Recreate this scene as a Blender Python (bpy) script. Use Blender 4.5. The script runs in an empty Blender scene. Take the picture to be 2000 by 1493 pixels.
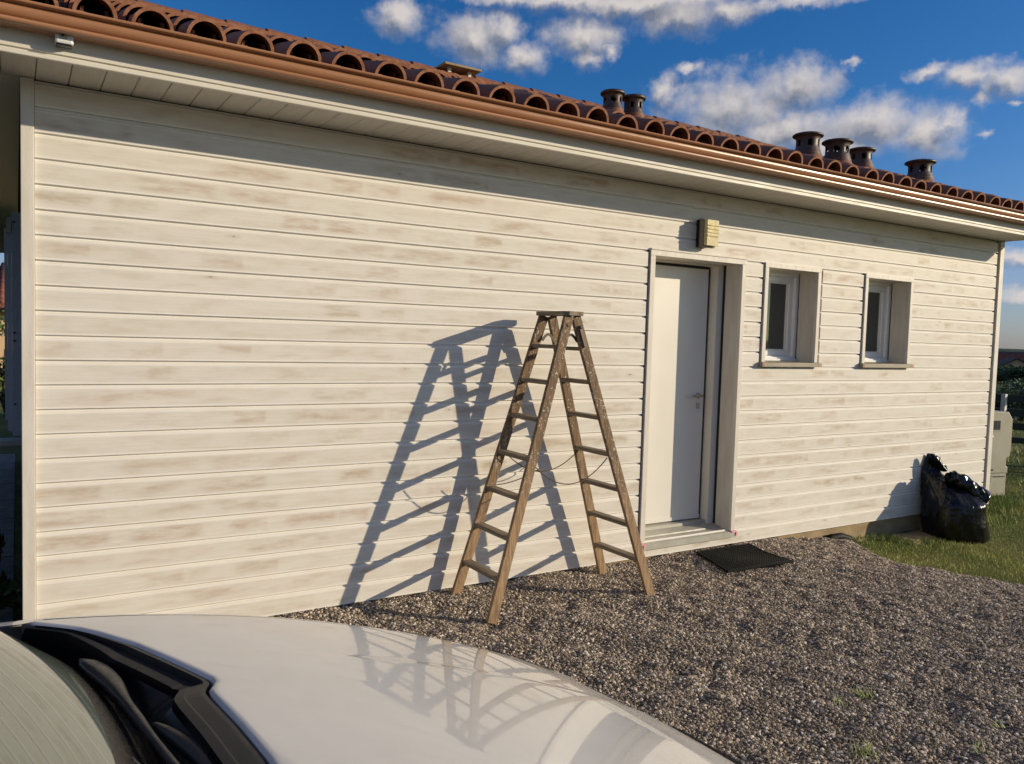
import bpy, bmesh, math, random
import numpy as np
from mathutils import Vector, Matrix, noise as mnoise
R = math.radians
random.seed(7)
rng = np.random.default_rng(7)
S = bpy.context.scene
col = S.collection

# ------------------------------------------------------------------ camera
cam = bpy.data.cameras.new('camera'); co = bpy.data.objects.new('camera', cam); col.objects.link(co)
co.location = (-0.0762, -4.4676, 1.6173)
co.rotation_euler = (1.5144482, -0.0298454, -0.5546119)
cam.sensor_width = 36; cam.lens = 36 * 1559.93 / 2000
cam.clip_start = 0.05; cam.clip_end = 6000
S.camera = co
S.view_settings.view_transform = 'Standard'; S.view_settings.look = 'None'
S.view_settings.gamma = 1; S.view_settings.use_curve_mapping = False
S.view_settings.exposure = 0.06
S.cycles.max_bounces = 8

# ------------------------------------------------------------------ sun: shines along (-1.464, 1, -0.476)
SD = Vector((1.464, -1.0, 0.476)).normalized()          # towards the sun
sl = bpy.data.lights.new('sun', 'SUN'); sl.energy = 4.4; sl.angle = R(0.5); sl.color = (1.0, 0.85, 0.62)
so = bpy.data.objects.new('sun', sl); col.objects.link(so)
so.rotation_euler = SD.to_track_quat('Z', 'Y').to_euler(); so.location = (20, -14, 8)

# ------------------------------------------------------------------ node helper
class NT:
    def __init__(s, nt): s.nt = nt; s.n = nt.nodes; s.l = nt.links
    def new(s, t, **kw):
        n = s.n.new(t)
        for k, v in kw.items(): setattr(n, k, v)
        return n
    def put(s, sock, v):
        if v is None: return
        if hasattr(v, 'is_output') or isinstance(v, bpy.types.NodeSocket): s.l.new(v, sock)
        else:
            try: sock.default_value = v
            except Exception: sock.default_value = (*v, 1)
    def m(s, op, a, b=None, c=None, clamp=False):
        n = s.new('ShaderNodeMath', operation=op, use_clamp=clamp)
        s.put(n.inputs[0], a); s.put(n.inputs[1], b)
        if c is not None: s.put(n.inputs[2], c)
        return n.outputs[0]
    def v(s, op, a, b=None, scale=None):
        n = s.new('ShaderNodeVectorMath', operation=op)
        s.put(n.inputs[0], a); s.put(n.inputs[1], b)
        if scale is not None: s.put(n.inputs['Scale'], scale)
        return n.outputs['Value'] if op in ('LENGTH', 'DOT_PRODUCT', 'DISTANCE') else n.outputs[0]
    def comb(s, x=0., y=0., z=0.):
        n = s.new('ShaderNodeCombineXYZ'); s.put(n.inputs[0], x); s.put(n.inputs[1], y); s.put(n.inputs[2], z); return n.outputs[0]
    def sep(s, v):
        n = s.new('ShaderNodeSeparateXYZ'); s.put(n.inputs[0], v); return n.outputs
    def noise(s, vec, scale=5., detail=4., rough=.55, col=False, dim='3D', dist=0.):
        n = s.new('ShaderNodeTexNoise', noise_dimensions=dim)
        s.put(n.inputs['Vector'], vec); s.put(n.inputs['Scale'], scale); s.put(n.inputs['Detail'], detail)
        s.put(n.inputs['Roughness'], rough); s.put(n.inputs['Distortion'], dist)
        return n.outputs['Color' if col else 'Fac']
    def vor(s, vec, scale=5., feat='F1', out='Distance', rnd=1.):
        n = s.new('ShaderNodeTexVoronoi', feature=feat)
        s.put(n.inputs['Vector'], vec); s.put(n.inputs['Scale'], scale); s.put(n.inputs['Randomness'], rnd)
        return n.outputs[out]
    def white(s, vec):
        n = s.new('ShaderNodeTexWhiteNoise', noise_dimensions='3D'); s.put(n.inputs['Vector'], vec); return n.outputs['Value']
    def ramp(s, f, lo, hi, a=0., b=1., smooth=True):
        n = s.new('ShaderNodeMapRange', interpolation_type='SMOOTHSTEP' if smooth else 'LINEAR', clamp=True)
        s.put(n.inputs[0], f); s.put(n.inputs[1], lo); s.put(n.inputs[2], hi); s.put(n.inputs[3], a); s.put(n.inputs[4], b)
        return n.outputs[0]
    def mix(s, f, a, b, mode='MIX'):
        n = s.new('ShaderNodeMix', data_type='RGBA', blend_type=mode)
        s.put(n.inputs[0], f); s.put(n.inputs[6], a if not isinstance(a, tuple) else (*a[:3], 1)); s.put(n.inputs[7], b if not isinstance(b, tuple) else (*b[:3], 1))
        return n.outputs[2]
    def scalec(s, c, f): return s.v('SCALE', c, scale=f)

# ------------------------------------------------------------------ world: Nishita sky with cumulus by direction
W = bpy.data.worlds.new('World'); S.world = W; W.use_nodes = True
w = NT(W.node_tree); w.n.clear()
sky = w.new('ShaderNodeTexSky', sky_type='NISHITA', sun_disc=False)
sky.sun_elevation = math.asin(SD.z); sky.sun_rotation = math.atan2(SD.x, SD.y)
sky.air_density = 1.0; sky.dust_density = 0.6; sky.ozone_density = 2.2; sky.altitude = 100
gen = w.new('ShaderNodeTexCoord').outputs['Generated']
d = w.v('NORMALIZE', gen); dx, dy, dz = w.sep(d)
az = w.m('MULTIPLY', w.m('ARCTAN2', dx, dy), 57.29578); el = w.m('MULTIPLY', w.m('ARCSINE', dz), 57.29578)
ae = w.comb(az, el, 0.)
wn = w.v('SUBTRACT', w.noise(ae, .45, 5, .6, col=True), (.5, .5, .5))
wn2 = w.v('SUBTRACT', w.noise(ae, 1.6, 3, .5, col=True), (.5, .5, .5))
q = w.v('ADD', ae, w.v('MULTIPLY', wn, (2.4, 1.5, 0)))
q = w.v('ADD', q, w.v('MULTIPLY', wn2, (.7, .6, 0)))
blobs = [(46.82,15.5,4.92,2.2),(50.71,16.54,2.54,1.53),(49.54,14.1,5.08,1.52),(55.21,14.08,4.12,1.59),(58.22,13.25,2.41,1.36),(53.44,12.8,3.35,1.01),(59.62,13.64,1.12,.89),(41.96,16.77,1.25,.89),(43.64,18.08,1.17,.44),(28.46,19.95,2.58,1.53),(31.91,18.98,1.72,1.0),(30.6,20.5,1.61,1.07),(36.17,20.22,2.56,1.28),(36.58,18.89,1.42,.78),(37.98,19.35,1.06,.56),(39.98,22.12,8.19,.94),(42.8,21.31,3.75,1.13),(34.65,22.34,5.32,.77),(50.44,21.7,5.58,.52),(31.07,22.33,4.29,.54),(46.19,21.5,2.0,.88),(23.11,21.0,1.94,1.1),(53.95,17.75,.74,.36),(58.44,16.92,1.47,.52),(60.85,16.36,1.78,.74),(62.61,16.0,1.57,.96),(61.41,15.01,.86,.52),(63.22,14.52,.52,.26),(61.72,13.03,.7,.26),(63.9,5.78,2.4,.67),(64.2,3.49,2.4,.55),(38,28,14,3),(60,30,10,2.4),(-10,34,16,4),(80,18,9,2.6),(95,9,12,1.8),(15,48,18,5),
 (-30,14,9,2.2),(-55,20,12,3),(-90,10,14,2.4),(140,16,22,5),(178,30,30,8),(-140,22,30,8),(112,34,22,7),(130,55,40,9),(-100,50,40,9),(20,68,60,8),(-50,38,26,6)]  # includes big unseen clouds behind the camera, added to brighten and neutralise shadows
def blobfield(q):
    field = None
    for a, e, ra, re in blobs:
        o = w.m('SUBTRACT', min(1., .62+re*.42), w.v('LENGTH', w.v('MULTIPLY', w.v('SUBTRACT', q, (a, e, 0)), (1/(ra*1.42), 1/(re*1.5), 0))))
        field = o if field is None else w.m('SMOOTH_MAX', field, o, .12)
    return field
field = blobfield(q); fup = blobfield(w.v('ADD', q, (.35, .75, 0)))
n1 = w.noise(ae, .62, 8, .56); r1 = w.noise(ae, .8, 4, .5); n2 = w.noise(w.v('ADD', ae, (.34, .40, 0)), .8, 4, .5)
dens = w.m('ADD', w.m('SUBTRACT', field, .20), w.m('MULTIPLY', w.m('SUBTRACT', n1, .5), 1.15))
alpha = w.ramp(dens, -.20, .72)
relief = w.m('ADD', w.m('MULTIPLY', w.m('SUBTRACT', r1, n2), 1.0), w.m('MULTIPLY', w.m('SUBTRACT', field, fup), 1.45))
big = w.m('MULTIPLY', w.m('SUBTRACT', w.noise(ae, .32, 2, .5), .5), .5)
lit = w.m('ADD', w.m('ADD', w.ramp(dens, .0, .8, .74, .30, False), relief), big, clamp=True)
CLD_DARK = (1.9, 2.1, 2.6); CLD_LIT = (6.9, 6.3, 5.9)
cc = w.mix(lit, CLD_DARK, CLD_LIT)
sr, sg, sb = w.sep(sky.outputs[0])
skyc = w.comb(w.m('MINIMUM', w.m('MULTIPLY', w.m('POWER', w.m('DIVIDE', sr, 3.6), 2.0), 2.2), w.m('MULTIPLY', sr, .64)), w.m('MULTIPLY', w.m('POWER', w.m('DIVIDE', sg, 3.), 1.15), 2.02), w.m('MULTIPLY', sb, 1.12))
final = w.mix(w.m('MULTIPLY', alpha, .90), skyc, cc)
bg = w.new('ShaderNodeBackground'); w.l.new(final, bg.inputs[0]); bg.inputs[1].default_value = 0.10
wo = w.new('ShaderNodeOutputWorld'); w.l.new(bg.outputs[0], wo.inputs[0])

# ------------------------------------------------------------------ materials
def mat(name, base=(.5,.5,.5), rough=.6, spec=.5, metal=0., build=None, coat=0.):
    m = bpy.data.materials.new(name); m.use_nodes = True
    n = NT(m.node_tree); b = m.node_tree.nodes['Principled BSDF']
    b.inputs['Base Color'].default_value = (*base, 1); b.inputs['Roughness'].default_value = rough
    b.inputs['Specular IOR Level'].default_value = spec; b.inputs['Metallic'].default_value = metal
    b.inputs['Coat Weight'].default_value = coat; b.inputs['Coat Roughness'].default_value = .03
    if build: build(n, b)
    return m
def bump(n, b, h, dist=.01, strength=1.):
    k = n.new('ShaderNodeBump'); n.put(k.inputs['Height'], h); k.inputs['Distance'].default_value = dist; k.inputs['Strength'].default_value = strength
    n.l.new(k.outputs[0], b.inputs['Normal'])
def objinfo(n): return n.new('ShaderNodeObjectInfo').outputs['Random']
def objco(n): return n.new('ShaderNodeTexCoord').outputs['Object']
def pos(n): return n.new('ShaderNodeNewGeometry').outputs['Position']

def mottled(c1, c2, scale=8., stretch=(1,1,1), rough=.6, bumpd=0., bscale=40., detail=5.):
    def f(n, b):
        p = n.v('MULTIPLY', n.v('ADD', pos(n), n.scalec(n.comb(objinfo(n), objinfo(n), objinfo(n)), 7.)), stretch)
        f_ = n.ramp(n.noise(p, scale, detail, .6), .3, .7)
        n.l.new(n.mix(f_, c1, c2), b.inputs['Base Color'])
        n.put(b.inputs['Roughness'], n.ramp(n.noise(p, scale*2.3, 3), .2, .8, rough-.08, rough+.1))
        if bumpd: bump(n, b, n.noise(p, bscale, 4, .6), bumpd)
    return f

def board_build(vertical=False, contrast=1.):
    def f(n, b):
        o = objco(n); r = objinfo(n); x, y, z = n.sep(o)
        if vertical: x, z = z, x
        sd = n.m('MULTIPLY', r, 53.7)
        # brush-lap cells along the board
        xw = n.m('ADD', n.m('ADD', x, sd), n.m('MULTIPLY', n.noise(n.comb(x, 0., sd), 1.3, 2), .35))
        def lap(size, off):
            xs = n.m('ADD', n.m('DIVIDE', xw, size), off)
            c = n.m('FLOOR', xs); fr = n.m('SUBTRACT', xs, c)
            edge = n.m('MULTIPLY', n.ramp(fr, .0, .22), n.ramp(fr, 1., .88))
            return n.white(n.comb(c, sd, off)), edge
        h1, e1 = lap(.42, .0); h2, e2 = lap(.23, 3.3)
        grain = n.noise(n.comb(n.m('ADD', n.m('MULTIPLY', x, 3.), sd), sd, n.m('MULTIPLY', z, 120.)), 1., 5, .7, dist=.4)
        blot = n.noise(n.comb(n.m('ADD', n.m('MULTIPLY', x, 5.), sd), 1., n.m('MULTIPLY', z, 22.)), 1., 4, .6)
        zin = n.m('MULTIPLY', n.ramp(z, .012, .04), n.ramp(z, .102, .07))
        p1 = n.m('MULTIPLY', n.m('MULTIPLY', n.ramp(h1, .50, .98), e1), zin)
        p2 = n.m('MULTIPLY', n.m('MULTIPLY', n.ramp(h2, .70, .95, 0., 1.1), e2), zin)
        patch = n.m('MULTIPLY', n.m('MAXIMUM', p1, p2), n.ramp(n.m('ADD', n.m('MULTIPLY', blot, .75), n.m('MULTIPLY', grain, .35)), .40, .68))
        patch = n.m('ADD', n.m('MULTIPLY', patch, n.ramp(r, 0., 1., .38, .72, smooth=False)), n.m('MULTIPLY', n.ramp(blot, .40, .75), .28))
        knots = n.vor(n.v('MULTIPLY', n.comb(n.m('ADD', x, sd), 0., n.m('ADD', z, sd)), (2.6, 1, 9.)), 1.)
        kn = n.m('MULTIPLY', n.ramp(knots, .035, .018), n.ramp(n.white(n.comb(n.m('FLOOR', n.m('MULTIPLY', n.m('ADD', x, sd), 2.6)), sd, 9.)), .45, .5))
        halo = n.m('MULTIPLY', n.ramp(knots, .16, .03), .35)
        hue = n.white(n.comb(n.m('FLOOR', xw), sd, 4.))
        tint = n.mix(hue, (.47, .40, .29), (.50, .37, .285))
        base = n.mix(n.ramp(grain, .3, .75), (.68, .638, .568), (.735, .70, .64))
        c = n.mix(n.m('MULTIPLY', n.m('ADD', patch, halo, clamp=True), contrast), base, tint)
        c = n.mix(n.m('MULTIPLY', n.m('SUBTRACT', h1, .5), .07), c, (.3, .27, .22))
        c = n.mix(n.m('MULTIPLY', n.m('SUBTRACT', n.white(n.comb(sd, 2., 7.)), .3, clamp=True), .10), c, (.45,.38,.28))
        joint_hl = n.m('MAXIMUM', n.ramp(z, .016, .004), n.ramp(z, .088, .100))  # bright joint highlights painted into the base colour along both board edges
        c = n.mix(n.m('MULTIPLY', joint_hl, .55), c, (.86, .83, .77))
        c = n.mix(n.m('MULTIPLY', kn, .8), c, (.13, .085, .05))
        n.l.new(c, b.inputs['Base Color'])
        n.put(b.inputs['Roughness'], n.ramp(grain, .2, .8, .42, .6))
        bump(n, b, n.m('ADD', grain, n.m('MULTIPLY', blot, .4)), .0012, .7)
    return f
M = {}
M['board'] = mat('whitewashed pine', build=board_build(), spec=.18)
M['jamb'] = mat('whitewashed pine jamb', (.6,.57,.52), .5, .35, build=mottled((.56,.51,.44),(.64,.60,.53),3.,(6,6,1.2),.5,.0008,30))
M['trim'] = mat('white corner board', (.68,.65,.6), .5, .35, build=mottled((.61,.56,.49),(.69,.65,.585),2.5,(9,9,1.5),.5,.0008,30))
M['fascia'] = mat('white fascia paint', (.7,.68,.62), .35, .28, build=mottled((.64,.60,.52),(.69,.66,.58),2.,(1,5,8),.46,.0006,20))
M['soffit'] = mat('white soffit panel', (.68,.66,.62), .5, .3, build=mottled((.58,.55,.49),(.65,.62,.56),2.,(14,2,8),.5,.0015,5))
M['membrane'] = mat('dark rain membrane', (.03,.028,.027), .8)
M['gutter'] = mat('copper brown gutter', (.34,.155,.075), .36, .6, build=mottled((.33,.155,.075),(.40,.195,.095),1.5,(1,6,6),.30,.0004,14))
def tile_b(n, b):
    r = objinfo(n); p = n.v('ADD', pos(n), n.comb(n.m('MULTIPLY', r, 9.), r, r))
    f = n.noise(p, 9., 6, .65); g = n.noise(p, 70., 4, .6)
    c = n.mix(n.ramp(f, .3, .72), (.095,.040,.026), (.24,.098,.054))
    c = n.mix(n.m('MULTIPLY', r, .45), c, (.30,.13,.075))
    c = n.mix(n.ramp(g, .62, .8, 0, .5), c, (.05,.03,.022))
    n.l.new(c, b.inputs['Base Color']); n.put(b.inputs['Roughness'], n.ramp(f, .2, .8, .5, .75)); bump(n, b, g, .003)
M['tile'] = mat('brown slip terracotta', rough=.6, spec=.35, build=tile_b)
M['clay'] = mat('raw clay edge', build=mottled((.25,.105,.055),(.40,.19,.115),25.,(1,1,1),.8,.002,80), spec=.2)
M['vent'] = mat('smoked clay vent', build=mottled((.035,.022,.017),(.09,.05,.032),11.,(1,1,1),.45,.002,50), spec=.5)
M['concrete'] = mat('tan concrete', build=mottled((.27,.20,.11),(.38,.29,.17),5.,(1,1,2),.85,.004,50), spec=.2)
M['pvc'] = mat('white pvc', (.74,.74,.72), .3, .5)
M['doorpaint'] = mat('white door paint', (.74,.725,.69), .38, .45, build=mottled((.70,.67,.61),(.72,.69,.63),1.,(1,1,1),.38,.0003,90))
M['gasket'] = mat('black rubber gasket', (.008,.008,.008), .5)
M['steel'] = mat('brushed steel', (.45,.42,.37), .28, .5, 1.)
M['sillstone'] = mat('grey green sill', build=mottled((.36,.35,.29),(.43,.42,.355),6.,(1,1,1),.45,.001,60), spec=.5)
M['sillbrown'] = mat('taupe sill', build=mottled((.25,.22,.15),(.30,.26,.19),6.,(1,4,4),.5,.001,60), spec=.4)
M['putty'] = mat('salmon filler', (.55,.26,.18), .7)
M['pink'] = mat('pink sealant', (.72,.34,.40), .6)
M['glass'] = mat('dark window glass', (.065,.068,.060), .03, .6)
M['curtain'] = mat('grey blind', (.12,.13,.13), .9)
def wood_b(n, b):
    p = pos(n); x, y, z = n.sep(p); r = objinfo(n)
    o = n.v('ADD', objco(n), n.comb(n.m('MULTIPLY', r, 17.), n.m('MULTIPLY', r, 5.), r))
    g = n.noise(n.v('MULTIPLY', o, (60., 60., 5.)), 1., 5, .7, dist=.6)
    m_ = n.noise(n.v('MULTIPLY', o, (9., 9., 4.)), 1., 4, .6)
    c = n.mix(n.ramp(g, .3, .72), (.19,.115,.062), (.42,.28,.155))
    c2 = n.mix(n.ramp(g, .3, .72), (.070,.040,.021), (.25,.155,.08))
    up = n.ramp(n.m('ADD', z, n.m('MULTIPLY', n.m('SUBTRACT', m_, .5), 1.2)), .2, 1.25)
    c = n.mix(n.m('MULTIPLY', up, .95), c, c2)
    c = n.mix(n.ramp(n.noise(n.v('MULTIPLY', o, (5., 5., 3.)), 1., 3), .60, .70, 0, .55), c, (.055,.03,.02))
    # paint drips and splashes
    sp = n.vor(n.v('MULTIPLY', n.v('ADD', o, n.v('SCALE', n.noise(o, 25., 2, .5, col=True), scale=.09)), (60., 60., 30.)), 1.)
    msk = n.ramp(n.noise(n.v('MULTIPLY', o, (7., 7., 5.)), 1., 3, .6),   .36, .54)
    hi = n.ramp(z, .1, 1.3, .12, 1.)
    spot = n.m('MULTIPLY', n.m('MULTIPLY', n.ramp(sp, .31, .19), msk), hi)
    f2 = n.m('MULTIPLY', n.m('MULTIPLY', n.ramp(n.noise(n.v('MULTIPLY', o, (26., 26., 13.)), 1., 4, .7),   .60, .64), n.ramp(m_, .45, .6)), hi)
    c = n.mix(n.m('MULTIPLY', n.m('MAXIMUM', spot, f2), .85), c, (.58,.52,.43))
    n.l.new(c, b.inputs['Base Color']); n.put(b.inputs['Roughness'], n.ramp(g, .2, .8, .55, .8)); bump(n, b, g, .0022)
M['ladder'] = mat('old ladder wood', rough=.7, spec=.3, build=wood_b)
M['treadwood'] = mat('grey brown tread wood', build=mottled((.14,.11,.075),(.30,.24,.165),1.,(40,4,60),.7,.0015,2), spec=.3)
M['iron'] = mat('dark iron', (.09,.07,.055), .5, .5, .6)
M['rope'] = mat('brown cord', (.10,.065,.04), .8)
M['rubber'] = mat('black rubber', (.006,.007,.007), .6, .15)
def bag_b(n, b):
    p = pos(n)
    f1 = n.m('ABSOLUTE', n.m('SUBTRACT', n.noise(n.v('MULTIPLY', p, (1., 1., .45)), 9., 3, .5, dist=1.5), .5)); bump(n, b, n.m('ADD', f1, n.m('MULTIPLY', n.noise(p, 30., 2, .5, dist=1.), .12)), .022, .7)
M['bag'] = mat('black bin bag film', (.005,.005,.006), .20, .5, build=bag_b)
M['carwhite'] = mat('white car paint', (.70,.68,.65), .35, .4, coat=1., build=lambda n, b: (n.l.new(n.mix(n.ramp(n.vor(pos(n), 26.), .012, .006, 0, .6), n.mix(n.ramp(n.noise(pos(n), 6., 5, .6), .35, .7), (.61,.595,.57), (.645,.63,.605)), (.15,.12,.09)), b.inputs['Base Color']), n.put(b.inputs['Coat Roughness'], n.ramp(n.noise(pos(n), 9., 4), .3, .7, .02, .06))))
M['blackplastic'] = mat('black grained plastic', (.012,.012,.013), .40, .4, build=lambda n, b: bump(n, b, n.noise(pos(n), 900., 2), .0006))
M['blackgloss'] = mat('black gloss plastic', (.004,.004,.006), .3, .3)
M['wiper'] = mat('dusty wiper metal', build=mottled((.010,.0105,.012),(.03,.029,.028),20.,(1,1,1),.35,.0004,100), spec=.5)
M['frit'] = mat('black glass border', (.012,.012,.011), .25, .5, build=mottled((.004,.004,.004),(.016,.015,.012),60.,(1,1,1),.3))
M['windscreen'] = mat('windscreen glass', (.10,.12,.10), .03, 1., build=lambda n, b: b.inputs.__getitem__('IOR').__setattr__('default_value', 1.75))
M['lens'] = mat('yellowed lamp glass', (.55,.47,.24), .12, .6, build=lambda n, b: (n.l.new(n.mix(n.ramp(n.noise(pos(n), 45., 4, .6), .35, .65), (.64,.52,.24), (.78,.66,.36)), b.inputs['Base Color']), bump(n, b, n.noise(pos(n), 30., 3), .0015)))
M['meterbox'] = mat('beige cabinet plastic', (.52,.47,.35), .5, .4, build=mottled((.50,.45,.33),(.56,.51,.39),4.,(1,1,1),.5))
M['railwood'] = mat('dark green rail', (.035,.045,.04), .7, .3)
M['dark'] = mat('near black', (.01,.01,.01), .7)
M['greypost'] = mat('grey aluminium', (.40,.43,.48), .45, .5, .0)
M['slab'] = mat('grey terrace slab', build=mottled((.16,.15,.14),(.24,.23,.21),8.,(1,1,1),.8))
M['hardgrey'] = mat('grey plastic', (.38,.37,.33), .4, .5)
M['bark'] = mat('bark', build=mottled((.05,.035,.022),(.12,.085,.055),20.,(1,1,.3),.9,.01,30))
def leafm(name, c1, c2):
    def f(n, b):
        n.l.new(n.mix(n.noise(pos(n), 9., 3), c1, c2), b.inputs['Base Color'])
        b.inputs['Transmission Weight'].default_value = 0
    return mat(name, c1, .55, .3, build=f)
M['leaf'] = leafm('dark leaves', (.018,.04,.010), (.06,.10,.022))
M['leaf2'] = leafm('mid leaves', (.035,.07,.015), (.11,.15,.035))
M['leafred'] = leafm('red leaves', (.16,.02,.015), (.25,.05,.03))
M['petal'] = mat('white petals', (.6,.6,.56), .6)
M['weed'] = leafm('weed leaves', (.10,.15,.03), (.24,.27,.07))
def grass_b(n, b):
    f = n.noise(pos(n), 1.4, 5, .65); g = n.noise(pos(n), 30., 2)
    c = n.mix(n.ramp(f, .35, .68), (.16,.24,.04), (.46,.46,.13))
    c = n.mix(n.ramp(g, .5, .8, 0, .6), c, (.50,.42,.20))
    n.l.new(c, b.inputs['Base Color'])
M['grass'] = mat('grass blades', rough=.6, spec=.25, build=grass_b)
M['render'] = mat('peach render', (.62,.42,.24), .9, build=mottled((.58,.39,.22),(.64,.44,.26),3.,(1,1,1),.9))
M['roofred'] = mat('far red tiles', build=mottled((.13,.045,.03),(.26,.10,.065),3.,(1,1,1),.8), spec=.2)
M['farroof'] = mat('far brown tiles', build=mottled((.07,.04,.03),(.14,.08,.06),1.,(1,1,1),.8), spec=.2)
M['hill'] = mat('far woods', build=mottled((.02,.045,.035),(.05,.085,.06),.03,(1,1,1),.9), spec=.1)

# ------------------------------------------------------------------ mesh helpers
class MB:
    def __init__(s): s.v = []; s.f = []; s.mi = []; s.sm = []
    def add(s, vs, fs, mi=0, smooth=False):
        o = len(s.v); s.v += [tuple(v) for v in vs]
        for f in fs: s.f.append(tuple(i+o for i in f)); s.mi.append(mi); s.sm.append(smooth)
    def box(s, x0, x1, y0, y1, z0, z1, mi=0):
        vs = [(x,y,z) for z in (z0,z1) for y in (y0,y1) for x in (x0,x1)]
        s.add(vs, [(0,2,3,1),(4,5,7,6),(0,1,5,4),(2,6,7,3),(0,4,6,2),(1,3,7,5)], mi)
    def beam(s, a, b, wu, wv, up=(0,0,1), mi=0, ru=1., rv=1.):
        a, b = Vector(a), Vector(b); t = (b-a).normalized(); u = Vector(up).cross(t)
        u = u.normalized() if u.length > 1e-4 else Vector((1,0,0)); v = t.cross(u)
        vs = []
        for p, k, l in ((a,1,1),(b,ru,rv)):
            for su, sv in ((-1,-1),(1,-1),(1,1),(-1,1)): vs.append(p+u*su*wu/2*k+v*sv*wv/2*l)
        s.add(vs, [(0,3,2,1),(4,5,6,7),(0,1,5,4),(1,2,6,5),(2,3,7,6),(3,0,4,7)], mi)
    def tube(s, pts, r, n=6, mi=0, cap=True):
        pts = [Vector(p) for p in pts]; rs = r if isinstance(r, (list, tuple)) else [r]*len(pts)
        rings = []
        for i, p in enumerate(pts):
            t = (pts[min(i+1,len(pts)-1)]-pts[max(i-1,0)]).normalized()
            u = t.orthogonal().normalized() if abs(t.z) > .9 else Vector((0,0,1)).cross(t).normalized()
            v = t.cross(u)
            rings.append([p+(u*math.cos(2*math.pi*k/n)+v*math.sin(2*math.pi*k/n))*rs[i] for k in range(n)])
        vs = [v for r_ in rings for v in r_]; fs = []
        for i in range(len(pts)-1):
            for k in range(n): fs.append((i*n+k, i*n+(k+1)%n, (i+1)*n+(k+1)%n, (i+1)*n+k))
        if cap: fs += [tuple(reversed(range(n))), tuple((len(pts)-1)*n+k for k in range(n))]
        s.add(vs, fs, mi, True)
    def lathe(s, prof, n=20, c=(0,0,0), mi=0, cap=True):
        vs = [(c[0]+r*math.cos(2*math.pi*k/n), c[1]+r*math.sin(2*math.pi*k/n), c[2]+z) for r, z in prof for k in range(n)]
        fs = [(i*n+k, i*n+(k+1)%n, (i+1)*n+(k+1)%n, (i+1)*n+k) for i in range(len(prof)-1) for k in range(n)]
        if cap: fs += [tuple(reversed(range(n))), tuple((len(prof)-1)*n+k for k in range(n))]
        s.add(vs, fs, mi, True)
    def extrude(s, prof, x0, x1, closed=True, mi=0, axis='x', smooth=False, caps=True):
        n = len(prof)
        def P(a, p): return (a, p[0], p[1]) if axis == 'x' else ((p[0], a, p[1]) if axis == 'y' else (p[0], p[1], a))
        vs = [P(x0, p) for p in prof]+[P(x1, p) for p in prof]
        fs = [(i, (i+1)%n, n+(i+1)%n, n+i) for i in range(n if closed else n-1)]
        s.add(vs, fs, mi, smooth)
        if closed and caps: s.add(vs, [tuple(reversed(range(n))), tuple(range(n, 2*n))], mi)
    def grid(s, fn, nu, nv, mi=0, smooth=True, mfn=None):
        vs = [fn(i/nu, j/nv) for i in range(nu+1) for j in range(nv+1)]
        o = len(s.v); s.v += [tuple(v) for v in vs]
        for i in range(nu):
            for j in range(nv):
                a = o+i*(nv+1)+j; s.f.append((a, a+nv+1, a+nv+2, a+1)); s.mi.append(mfn(i/nu, j/nv) if mfn else mi); s.sm.append(smooth)
    def build(s, name, mats, parent=None, loc=None, bevel=0., fixn=True):
        me = bpy.data.meshes.new(name)
        off = Vector(loc) if loc else Vector((0,0,0))
        me.from_pydata([tuple(Vector(v)-off) for v in s.v] if loc else s.v, [], s.f)
        if not isinstance(mats, (list, tuple)): mats = [mats]
        for m in mats: me.materials.append(M[m])
        me.polygons.foreach_set('material_index', s.mi); me.polygons.foreach_set('use_smooth', s.sm)
        if fixn:
            bm = bmesh.new(); bm.from_mesh(me); bmesh.ops.recalc_face_normals(bm, faces=bm.faces); bm.to_mesh(me); bm.free()
        me.update()
        o = bpy.data.objects.new(name, me); col.objects.link(o); o.location = off
        if bevel:
            b = o.modifiers.new('bevel', 'BEVEL'); b.width = bevel; b.segments = 2; b.limit_method = 'ANGLE'
        if parent is not None:
            o.parent = parent
            wm = Matrix.Identity(4); p = parent
            o.location = off - wloc(parent)
        return o
def wloc(o):
    v = Vector(o.location)
    while o.parent: o = o.parent; v += Vector(o.location)
    return v
def thing(name, loc, label, cat, group=None):
    o = bpy.data.objects.new(name, None); col.objects.link(o); o.location = loc; o.empty_display_size = .1
    o['label'] = label; o['category'] = cat
    if group: o['group'] = group
    return o
def tag(o, label=None, cat=None, group=None, kind=None):
    if label: o['label'] = label
    if cat: o['category'] = cat
    if group: o['group'] = group
    if kind: o['kind'] = kind
    return o
def inst(src, name, parent, loc, rot=None, scale=None):
    o = src.copy(); o.name = name; col.objects.link(o); o.parent = parent; o.location = Vector(loc)-wloc(parent)
    if rot: o.rotation_euler = rot
    if scale: o.scale = scale
    return o
def curve_tubes(): pass

# ------------------------------------------------------------------ terrain
def hs(t, a, b):
    t = np.clip((t-a)/(b-a), 0, 1); return t*t*(3-2*t)
def hz(x, y):
    x = np.asarray(x, float); y = np.asarray(y, float)
    z = -.045 - .085*hs(x, 5.2, 6.6) - .05*hs(x, 6.6, 7.8) - .10*hs(x, 7.6, 10.5)
    z = z - .05*hs(x, 6.2, 8.)*hs(-y, .1, 1.2)
    dist = np.hypot(x, y)
    z = z + 0.*dist - 7.*hs(dist, 38, 230) + 4.*hs(dist, 330, 900)
    return z
def zat(x, y): return float(hz(x, y))
ax = np.concatenate([-np.geomspace(12, 2500, 34)[::-1], np.linspace(-11.5, 16, 140), np.geomspace(16.6, 2500, 40)])
ay = np.concatenate([-np.geomspace(9, 2500, 30)[::-1], np.linspace(-8.7, 12, 100), np.geomspace(12.6, 2500, 40)])
GX, GY = np.meshgrid(ax, ay, indexing='ij')
GZ = hz(GX, GY)
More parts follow.
